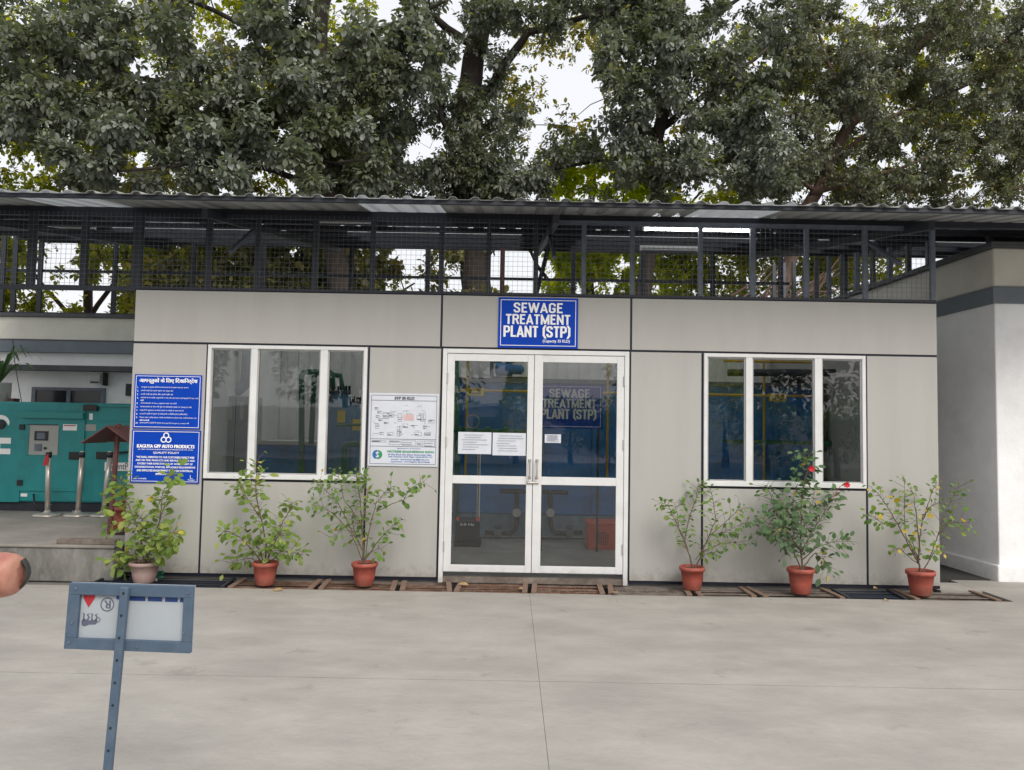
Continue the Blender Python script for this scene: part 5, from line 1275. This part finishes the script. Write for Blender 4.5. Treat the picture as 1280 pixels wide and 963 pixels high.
# ================================================================== TREES
gaps = [(676,108,44,36,.8),(725,60,22,34,.6),(700,165,26,26,.6),(650,70,16,20,.6),(530,187,26,20,.93),(735,226,44,26,.85),(880,232,20,16,.6),(350,165,14,12,.7),(300,48,18,14,.6),(480,22,40,10,.8),(655,190,18,30,.6),(330,80,10,10,.8),(862,5,14,14,.9),(1075,8,18,14,.8),(985,165,14,18,.7),(1015,240,22,14,.8),(1092,35,10,20,.5),
        (430,20,16,14,.6),(560,30,20,18,.6),(610,260,20,20,.5),(75,345,28,45,.75),(120,375,28,22,.7),(140,340,16,22,.6),(507,322,22,14,.9),(575,345,20,18,.8),(640,335,46,30,.95),(515,358,30,10,.7),(760,362,18,8,.8),(520,120,18,14,.5),(1210,240,26,10,.6),(1240,60,14,10,.5),(248,35,10,14,.5),(1155,110,10,12,.4),(570,110,12,12,.5)]
for _ in range(95):
    _y = rnd.uniform(-10, 260); gaps.append((rnd.uniform(-30, 1300), rnd.uniform(-10, 260), rnd.uniform(2.5, 6), rnd.uniform(2.5, 6), .97)); gaps.append((rnd.uniform(820, 1300), rnd.uniform(-10, 260), rnd.uniform(3, 6), rnd.uniform(3, 6), .97)); gaps.append((rnd.uniform(-30, 1300), _y, rnd.uniform(4, 11), rnd.uniform(4, 9), .97))
def in_gap(px, py):
    for gx, gy, a, b_, pr in gaps:
        if abs(px-gx) < a*1.8 and abs(py-gy) < b_*1.8:
            e_ = 1+1.1*mnoise.noise(Vector((px*.045, py*.045, 1.7)))+.7*mnoise.noise(Vector((px*.12, py*.12, 4.2)))
            if ((px-gx)/a)**2+((py-gy)/b_)**2 < e_ and rnd.random() < pr: return True
    return False
def px_of(p):
    d = CM.transposed() @ (Vector(p)-Vector((0,-CAM_D,CAM_H))); return 640-d.x/d.z*F, 481.5+d.y/d.z*F

def limb(pts, r0, r1, n=10, mb=None, wob=.06):
    mb = mb or MB(); f_ = []
    for i in range(len(pts)-1):
        for k in range(4): f_.append(Vector(pts[i]).lerp(Vector(pts[i+1]), k/4)+Vector((rnd.uniform(-wob,wob), rnd.uniform(-wob,wob), 0)))
    f_.append(Vector(pts[-1])); nf = len(f_)
    mb.path(f_, [r0+(r1-r0)*(i/(nf-1))**.8 for i in range(nf)], n); return mb, f_

def tree(name, label, group, base, trunk, limbs, regions, lmat, lsize, wid, spc, lps, bark='bark', obj_leaves=0, cat='tree', extra=None):
    """trunk/limbs: polylines of 3-D points with radii; regions: (px0,px1,py0,py1,Y0,Y1,clumps,radius). Every clump hangs on its own twig."""
    th = thing(name, label, cat, base, group)
    nodes = []
    mb, f_ = limb(trunk[0], trunk[1], trunk[2], 12); mb.build('trunk', M[bark], th, smooth=True); nodes += f_[len(f_)//2:]
    for L_ in limbs:
        mb, f_ = limb(L_[0], L_[1], L_[2], 8); mb.build('limb', M[bark], th, smooth=True); nodes += f_[2:]
    pos, ax, nr, sz = [], [], [], []; tw = MB()
    for (a0, a1, b0, b1, Y0, Y1, cnt, rad, *free) in regions:
        cs = []; tries = 0
        while len(cs) < cnt and tries < cnt*6:
            tries += 1
            a_, b_ = rnd.uniform(a0, a1), rnd.uniform(b0, b1)
            if not free and in_gap(a_, b_): continue
            cs.append(P(a_, b_, rnd.uniform(Y0, Y1)))
        base_n = np.array([tuple(q) for q in nodes])
        cs.sort(key=lambda c: ((base_n-np.array(tuple(c)))**2).sum(1).min())
        for c in cs:
            NP = np.array([tuple(q) for q in nodes])
            dd = NP-np.array(tuple(c)); j = int(np.argmin((dd**2).sum(1)+np.maximum(0, NP[:,2]-c.z)*.6)); s_ = Vector(NP[j])
            md = s_.lerp(c, .55)+Vector((rnd.uniform(-.12,.12), rnd.uniform(-.12,.12), rnd.uniform(0,.15)))
            if (c-s_).length < 3.5 and not any(in_gap(*px_of(s_.lerp(c, q_))) for q_ in (.25,.5,.75)): tw.path([s_, md, c], [.016,.012,.007], 4, cap=False)
            nodes.append(c)
            outv = (c-s_); outv = outv.normalized() if outv.length > .01 else Vector((0,0,1))
            lump = rnd.uniform(.75, 1.2)
            for q in range(spc):
                e = Vector((npr.normal(), npr.normal(), npr.normal()*.75)).normalized()*rad*rnd.uniform(.25,1.0)
                cc = c+e
                gpx = px_of(cc)
                if not free and in_gap(*gpx): continue
                if rnd.random() < .35: tw.path([c, cc], [.006,.003], 3, cap=False)
                dirn = (e.normalized()+outv*.5+Vector((0,0,-.1))).normalized()
                uu, vv, _ = frame_of(dirn); ph = rnd.random()*6
                for l in range(lps):
                    a = ph+l*2.4; side = uu*math.cos(a)+vv*math.sin(a); t_ = rnd.uniform(.2,1.0)
                    axl = side*(.55+.6*t_)+dirn*rnd.uniform(.2,.9)+Vector((0,0,rnd.uniform(-.75,.05)))
                    pos.append(tuple(cc-dirn*(l*lsize*.16)+side*.01)); ax.append(tuple(axl))
                    nr.append((rnd.uniform(-.5,.5)+side.x*.2, rnd.uniform(-.7,.4), 1.0)); sz.append(lsize*rnd.uniform(.42,1.2)*lump)
    kind(tw.build('twigs', M[bark], th), 'stuff')
    if extra: extra(th)
    pos = np.array(pos); ax = np.array(ax); nr = np.array(nr); sz = np.array(sz)
    if obj_leaves:
        # the nearest leaves in view are leaf objects, the rest one mass
        d = (pos-np.array((0,-CAM_D,CAM_H))) @ np.array(CM); xx = -d[:,0]/d[:,2]*F; yy_ = d[:,1]/d[:,2]*F
        see = (np.abs(xx) < 640) & (-yy_ < 240) & (481.5+yy_ > -1e9) & (np.abs(yy_) < 481)
        score = np.where(see, sz/np.abs(d[:,2]), 0); idx = np.argsort(-score)[:obj_leaves]
        for i in idx: leaf_object(th, pos[i], ax[i], nr[i], float(sz[i]), lmat, wid)
        keep = np.ones(len(pos), bool); keep[idx] = False; pos, ax, nr, sz = pos[keep], ax[keep], nr[keep], sz[keep]
    kind(leaves_mesh('crown', pos, ax, nr, sz, wid, lmat, th), 'stuff')
    return th, len(pos)
TG = 'large trees behind the shed'
def W3(a, b_, Y): return P(a, b_, Y)
NL = 0
# left front: dusty broad leaves close above the roof
th, n_ = tree('dusty_tree', 'broad-leaved dusty tree leaning over the roof at left', TG, (-3.2, 7.6, 0),
   ([(-3.2,7.6,0),(-3.1,7.6,2.5),W3(398,200,7.6),W3(396,90,7.6),W3(410,-60,7.8)], .30, .14),
   [([W3(396,180,7.6),W3(300,120,7.0),W3(180,100,6.5),W3(60,60,6.4)], .10,.03), ([W3(397,150,7.6),W3(440,120,7),W3(500,60,6.8)], .09,.03), ([W3(396,230,7.6),W3(330,210,6.4),W3(240,205,5.6),W3(140,215,5.4)], .08,.02),
    ([W3(396,90,7.6),W3(300,30,7.5),W3(180,-30,7.5)], .09,.03), ([W3(396,200,7.6),W3(420,205,6.2),W3(455,200,5.6)], .06,.02), ([W3(396,90,7.6),W3(470,40,7.5),W3(560,0,7.4)], .08,.03)],
   [(-60,500,20,175,5.6,8.2,150,.50),(60,480,150,236,5.0,6.6,64,.34),(200,420,95,190,5.6,7,34,.4),(-200,-40,-50,250,5.6,8,30,.6),(-100,600,-120,30,6,9,60,.6),(440,560,30,120,6,7.4,24,.45)],
   M['leaf_dusty'], .158, .9, 27, 8, obj_leaves=290)
NL += n_
th, n_ = tree('dark_trunk_tree', 'tall tree with a thick dark trunk rising above the middle of the roof', TG, (-.6, 9.2, 0),
   ([(-.6,9.2,0),(-.7,9.2,3),W3(590,230,9.2),W3(585,130,9.2),W3(600,20,9.4),W3(610,-120,9.6)], .40, .2),
   [([W3(588,150,9.2),W3(620,100,9),W3(660,40,8.6),W3(760,16,8.2)], .16,.05), ([W3(590,200,9.2),W3(560,175,8.8),W3(545,120,8.6)], .12,.04), ([W3(592,220,9.2),W3(660,215,8.8),W3(760,200,8.6)], .10,.03),
    ([W3(600,60,9.4),W3(520,10,9),W3(450,-40,9)], .12,.04), ([W3(592,240,9.2),W3(540,250,9),W3(470,240,9)], .10,.03)],
   [(470,660,10,250,8,10,105,.5),(600,860,-30,35,7.6,9.5,45,.5),(560,800,170,250,7.8,9.5,46,.45),(380,560,150,250,7.5,9.5,40,.45),(420,900,-160,-20,8,10.5,50,.7)],
   M['leaf_dusty'], .13, .85, 31, 8, obj_leaves=150)
NL += n_
th, n_ = tree('grey_green_tree', 'grey-green tree with drooping leaf clusters right of the sky gap', TG, (2.6, 8.2, 0),
   ([(2.6,8.2,0),(2.5,8.2,3),W3(820,240,8.2),W3(826,150,8.2),W3(850,40,8.2),W3(860,-100,8.3)], .20, .1),
   [([W3(822,200,8.2),W3(780,130,7.6),W3(750,80,7.2)], .08,.02), ([W3(826,160,8.2),W3(880,120,7.8),W3(960,60,7.6)], .09,.03), ([W3(822,230,8.2),W3(880,210,7.6),W3(960,190,7.2)], .07,.02), ([W3(850,50,8.2),W3(920,0,8),W3(990,-60,8)], .07,.02)],
   [(755,1000,5,250,7.0,9.2,128,.46),(740,860,50,120,6.2,7.4,18,.32),(860,990,120,240,6.2,7.6,30,.36),(760,1040,-140,10,7.4,9.5,50,.6)],
   M['leaf_dusty'], .13, .88, 28, 8, obj_leaves=230)
NL += n_
th, n_ = tree('fine_leaved_tree', 'fine-leaved tree with slanting pale branches at right', TG, (5.4, 9.0, 0),
   ([(5.4,9.0,0),(5.3,9.0,3),W3(1010,260,9),W3(1060,160,9),W3(1120,80,9),W3(1190,20,9.2),W3(1240,-60,9.4)], .20, .07),
   [([W3(1040,200,9),W3(1110,150,8.6),W3(1200,110,8.4),W3(1290,70,8.4)], .06,.02), ([W3(1010,245,9),W3(1080,225,8.6),W3(1180,190,8.4)], .06,.02), ([W3(1060,160,9),W3(1040,80,8.8),W3(1010,0,8.8)], .07,.02), ([W3(1020,240,9),W3(960,200,8.6),W3(930,130,8.6)], .06,.02)],
   [(985,1330,0,258,7.6,10,300,.44),(930,1100,60,250,8.2,10,50,.4),(960,1500,-140,10,8,11,80,.7),(1320,1600,-60,300,7,11,60,.7)],
   M['leaf_fine'], .095, .85, 34, 8, bark='bark_red', obj_leaves=0)
NL += n_
# behind: far trees, most with sunlight put into their leaf colour
for i, (a_, Y, lab, regs) in enumerate((
   (300, 14, 'sunlit olive tree far behind the left part of the roof', [(60,480,-40,300,12,15,230,.8),(170,480,270,400,9,13,130,.6),(-200,60,0,400,11,15,60,.8)]),
   (740, 13.5, 'tree coloured backlit yellow-green far behind, seen through the mesh right of the blue sign', [(690,860,205,400,11,13.5,170,.5),(690,790,185,250,11.5,12.6,26,.35,1)]),
   (930, 15, 'olive tree behind the mesh above the right window', [(850,1120,200,400,11,15,130,.6),(880,1300,20,240,13,16,130,.8)]),
   (110, 15, 'pale olive tree behind the left end of the mesh', [(-40,200,270,400,10,14,80,.45),(-60,160,30,260,12,15,60,.7)]),
   (430, 12, 'dark leafy tree behind the mesh left of the door', [(180,620,270,400,8,11,150,.50),(120,520,60,240,9.5,12,80,.55),(800,1280,30,250,10.5,13,60,.55),(630,790,30,215,12,15,22,.75,1)]))):
    bx = P(a_, 400, Y).x
    th, n_ = tree('far_tree', lab, TG, (bx, Y, 0), ([(bx,Y,0),(bx+.1,Y,3.5),(bx-.1,Y,6.5),(bx,Y,10)], .2, .08),
        [([(bx,Y,4),(bx-1.5,Y-.5,6),(bx-2.6,Y-.5,7.5)], .08,.03), ([(bx,Y,4.5),(bx+1.5,Y-.5,6.5),(bx+2.8,Y-1,8)], .08,.03), ([(bx,Y,3),(bx+1.2,Y-1,4.4),(bx+2,Y-1.5,5)], .06,.02), ([(bx,Y,3),(bx-1.4,Y-1.2,4.2),(bx-2.4,Y-2,4.8)], .06,.02)],
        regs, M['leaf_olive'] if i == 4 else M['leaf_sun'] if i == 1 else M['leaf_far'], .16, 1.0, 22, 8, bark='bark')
    NL += n_
print('tree leaves', NL)
# brown earth bank with dry branches, seen through the mesh at right
eb = MB(); vs = []; nx, ny = 24, 8
for i in range(nx+1):
    for j in range(ny+1):
        u, v = i/nx, j/ny; vs.append((3.0+6.5*u, 8.0+3*v, -.05+(3.9+.5*math.sin(u*4)+rnd.uniform(-.25,.25))*math.sin(PI*min(1,v*.6+.02))*math.sin(PI*(.08+.84*u))**.5))
eb.add(vs, [(i*(ny+1)+j, (i+1)*(ny+1)+j, (i+1)*(ny+1)+j+1, i*(ny+1)+j+1) for i in range(nx) for j in range(ny)])
kind(eb.build('earth_bank', M['earth'], smooth=True), 'structure')['label'] = 'reddish earth bank behind the plant room'
db = thing('branch_pile', 'pile of dry cut branches on the earth bank behind the mesh', 'branches', (5.3, 8.2, 3.9))
for k in range(34):
    a = Vector((rnd.uniform(4.2,6.2), rnd.uniform(7.2,8.2), rnd.uniform(3.3,4.4))); e = a+Vector((rnd.uniform(.4,1.6), rnd.uniform(-.3,.3), rnd.uniform(.1,1.0)))
    MB().path([a, a.lerp(e,.5)+Vector((0,0,rnd.uniform(-.1,.1))), e], [.03,.022,.01], 5).build('branch', M['bark_red'], db)

# ================================================================== ACROSS THE YARD (seen mirrored in the glass)
road = MB(); road.box(-60, 60, -40, -30, -.04, -.02); kind(road.build('road', M['concrete']), 'structure')['label'] = 'pale road beyond the yard'
lw_ = MB(); lw_.box(-60, 60, -29, -17.4, -.04, -.015); kind(lw_.build('lawn', mat('lawn', (.06,.085,.03), .9, var=.3, scale=2)), 'structure')['label'] = 'strip of lawn between the yard and the road'
bw = thing('boundary_wall', 'long cream boundary wall with piers across the road', 'wall', (0, -41, 0))
MB().box(-60, 60, -41.2, -41, -.04, 2.6).build('wall', M['cream_wall'], bw)
for k in range(25): MB().box(-60+5*k-.2, -60+5*k+.2, -40.99, -40.9, -.04, 2.75).build('pier', M['cream_wall'], bw)
def mir(px, py, dist): q = P(px, py, dist-CAM_D); return q.x, -(dist-CAM_D)
kx, ky = mir(611, 520, 34)
ks = thing('kiosk', 'small cream and green guard kiosk across the yard', 'kiosk', (kx, ky, -.015))
MB().box(kx-.9, kx+.9, ky-.9, ky+.9, -.015, 2.5).build('wall', M['cream_wall'], ks)
MB().box(kx-.6, kx+.6, ky+.901, ky+.93, 1.0, 2.0).build('window', M['kiosk_green'], ks)
MB().box(kx-1.1, kx+1.1, ky-1.1, ky+1.1, 2.5, 2.65).build('roof', M['white_wall'], ks)
def blob_tree(name, label, cx, cy, h, r, zc, cnt, mt, ls, grp, cone=False):
    th = thing(name, label, 'tree', (cx, cy, -.015), grp)
    limb([(cx,cy,-.015),(cx,cy,zc)], .07*h/2.5+.03, .04, 8, wob=.02)[0].build('trunk', M['bark'], th, smooth=True)
    P_, A_, N__ = [], [], []
    lobes = [(npr.normal(size=3)*np.array((.45,.45,.4))*r) for _ in range(12)]
    for k in range(cnt):
        v = npr.normal(size=3); v /= np.linalg.norm(v)
        if cone:
            u = rnd.random()**.8; rr_ = r*(1-u)*rnd.uniform(.6,1.05)+.05; a = rnd.random()*6.283; p = np.array((cx+rr_*math.cos(a), cy+rr_*math.sin(a), zc-r+u*(h-zc+r)))
            v = np.array((math.cos(a), math.sin(a), .3))
        else:
            lb2 = lobes[k % 12]; p = np.array((cx,cy,zc))+lb2+v*r*rnd.uniform(.45,.62)*np.array((1,1,.85))
        P_.append(p); A_.append(v+npr.normal(size=3)*.5); N__.append((rnd.uniform(-.5,.5), rnd.uniform(-.5,.5), 1))
    kind(leaves_mesh('crown', P_, A_, N__, npr.uniform(.6,1.2,cnt)*ls, .9, mt, th), 'stuff')
AG = 'garden trees across the yard'
xs = [(762,30,2.3,1.0,'round clipped tree on the lawn nearest the parked car'),(715,36,2.6,1.1,'round clipped tree on the lawn, mirrored in the right door leaf'),(960,30,2.6,1.2,'round tree on the lawn mirrored in the middle pane'),(1045,28,2.4,1.0,'round tree on the lawn mirrored in the right-hand pane'),(580,34,2.5,1.1,'round tree on the lawn mirrored by the door hinges')]
for i, (a_, dd, h_, r, lab) in enumerate(xs):
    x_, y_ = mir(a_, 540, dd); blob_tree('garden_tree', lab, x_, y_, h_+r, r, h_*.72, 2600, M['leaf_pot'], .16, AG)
for i, (a_, dd, h_, r, lab) in enumerate(((645,33,5.0,1.1,'yellow-green conical tree beside the kiosk'),(905,33,6.2,1.8,'tall yellow-green conical tree across the yard'),(785,34,5.0,1.0,'slender conical tree near the parked car'))):
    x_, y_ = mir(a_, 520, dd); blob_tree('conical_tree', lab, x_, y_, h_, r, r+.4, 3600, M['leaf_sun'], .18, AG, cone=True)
for i, (a_, lab) in enumerate(((200,'large dark tree beyond the boundary wall, first from the generator side'),(430,'large dark tree beyond the boundary wall behind the kiosk side'),(560,'large dark tree beyond the wall opposite the door'),(860,'large dark tree beyond the wall opposite the right window'),(1000,'broad dark tree beyond the wall, second from the far right'),(1180,'broad dark tree beyond the wall at the far right end'))):
    x_, y_ = mir(a_, 500, 52+3*(i%2)); blob_tree('boundary_tree', lab, x_, y_, 13, 5.2, 6.5+(i%3)*.8, 5200, M['leaf_dusty'], .55, AG)
# parked car
cx_, cy_ = mir(770, 560, 36.5)
car = thing('parked_car', 'silver hatchback parked beside the road across the yard', 'car', (cx_+1.6, cy_, -.02))
def hull(pr, y0, y1, ins, nm, mt):
    n_ = len(pr); vs = [(cx_+x, cy_+y0+(ins if z > .95 else 0), z) for x, z in pr]+[(cx_+x, cy_+y1-(ins if z > .95 else 0), z) for x, z in pr]
    return recalc(MB().add(vs, [tuple(range(n_)), tuple(reversed(range(n_, 2*n_)))]+[(i, n_+i, n_+(i+1)%n_, (i+1)%n_) for i in range(n_)]).build(nm, mt, car, bevel=.03))
hull([(-.4,.3),(-.45,.75),(-.1,.92),(.75,1.0),(1.2,1.45),(2.4,1.5),(3.1,1.05),(3.4,.95),(3.45,.35)], -.8, .8, .08, 'body', M['car_paint'])
MB().add([(cx_+.95,cy_+.80,1.02),(cx_+2.85,cy_+.80,1.05),(cx_+2.35,cy_+.735,1.42),(cx_+1.28,cy_+.735,1.38)], [(0,1,2,3)]).build('window', M['dark_glass'], car)
for xx in (.35, 2.75):
    for yy_ in (-.82, .82):
        w_ = MB().lathe([(.2,-.1),(.31,-.1),(.33,-.06),(.33,.06),(.31,.1),(.2,.1)], (cx_+xx, cy_+yy_*.93, .31), 20, axis='y').build('wheel', M['rubber'], car)
        MB().lathe([(.0,-.108),(.19,-.105),(.19,.105),(.0,.108)], (cx_+xx, cy_+yy_*.93, .31), 12, axis='y').build('rim', M['chrome'], w_)
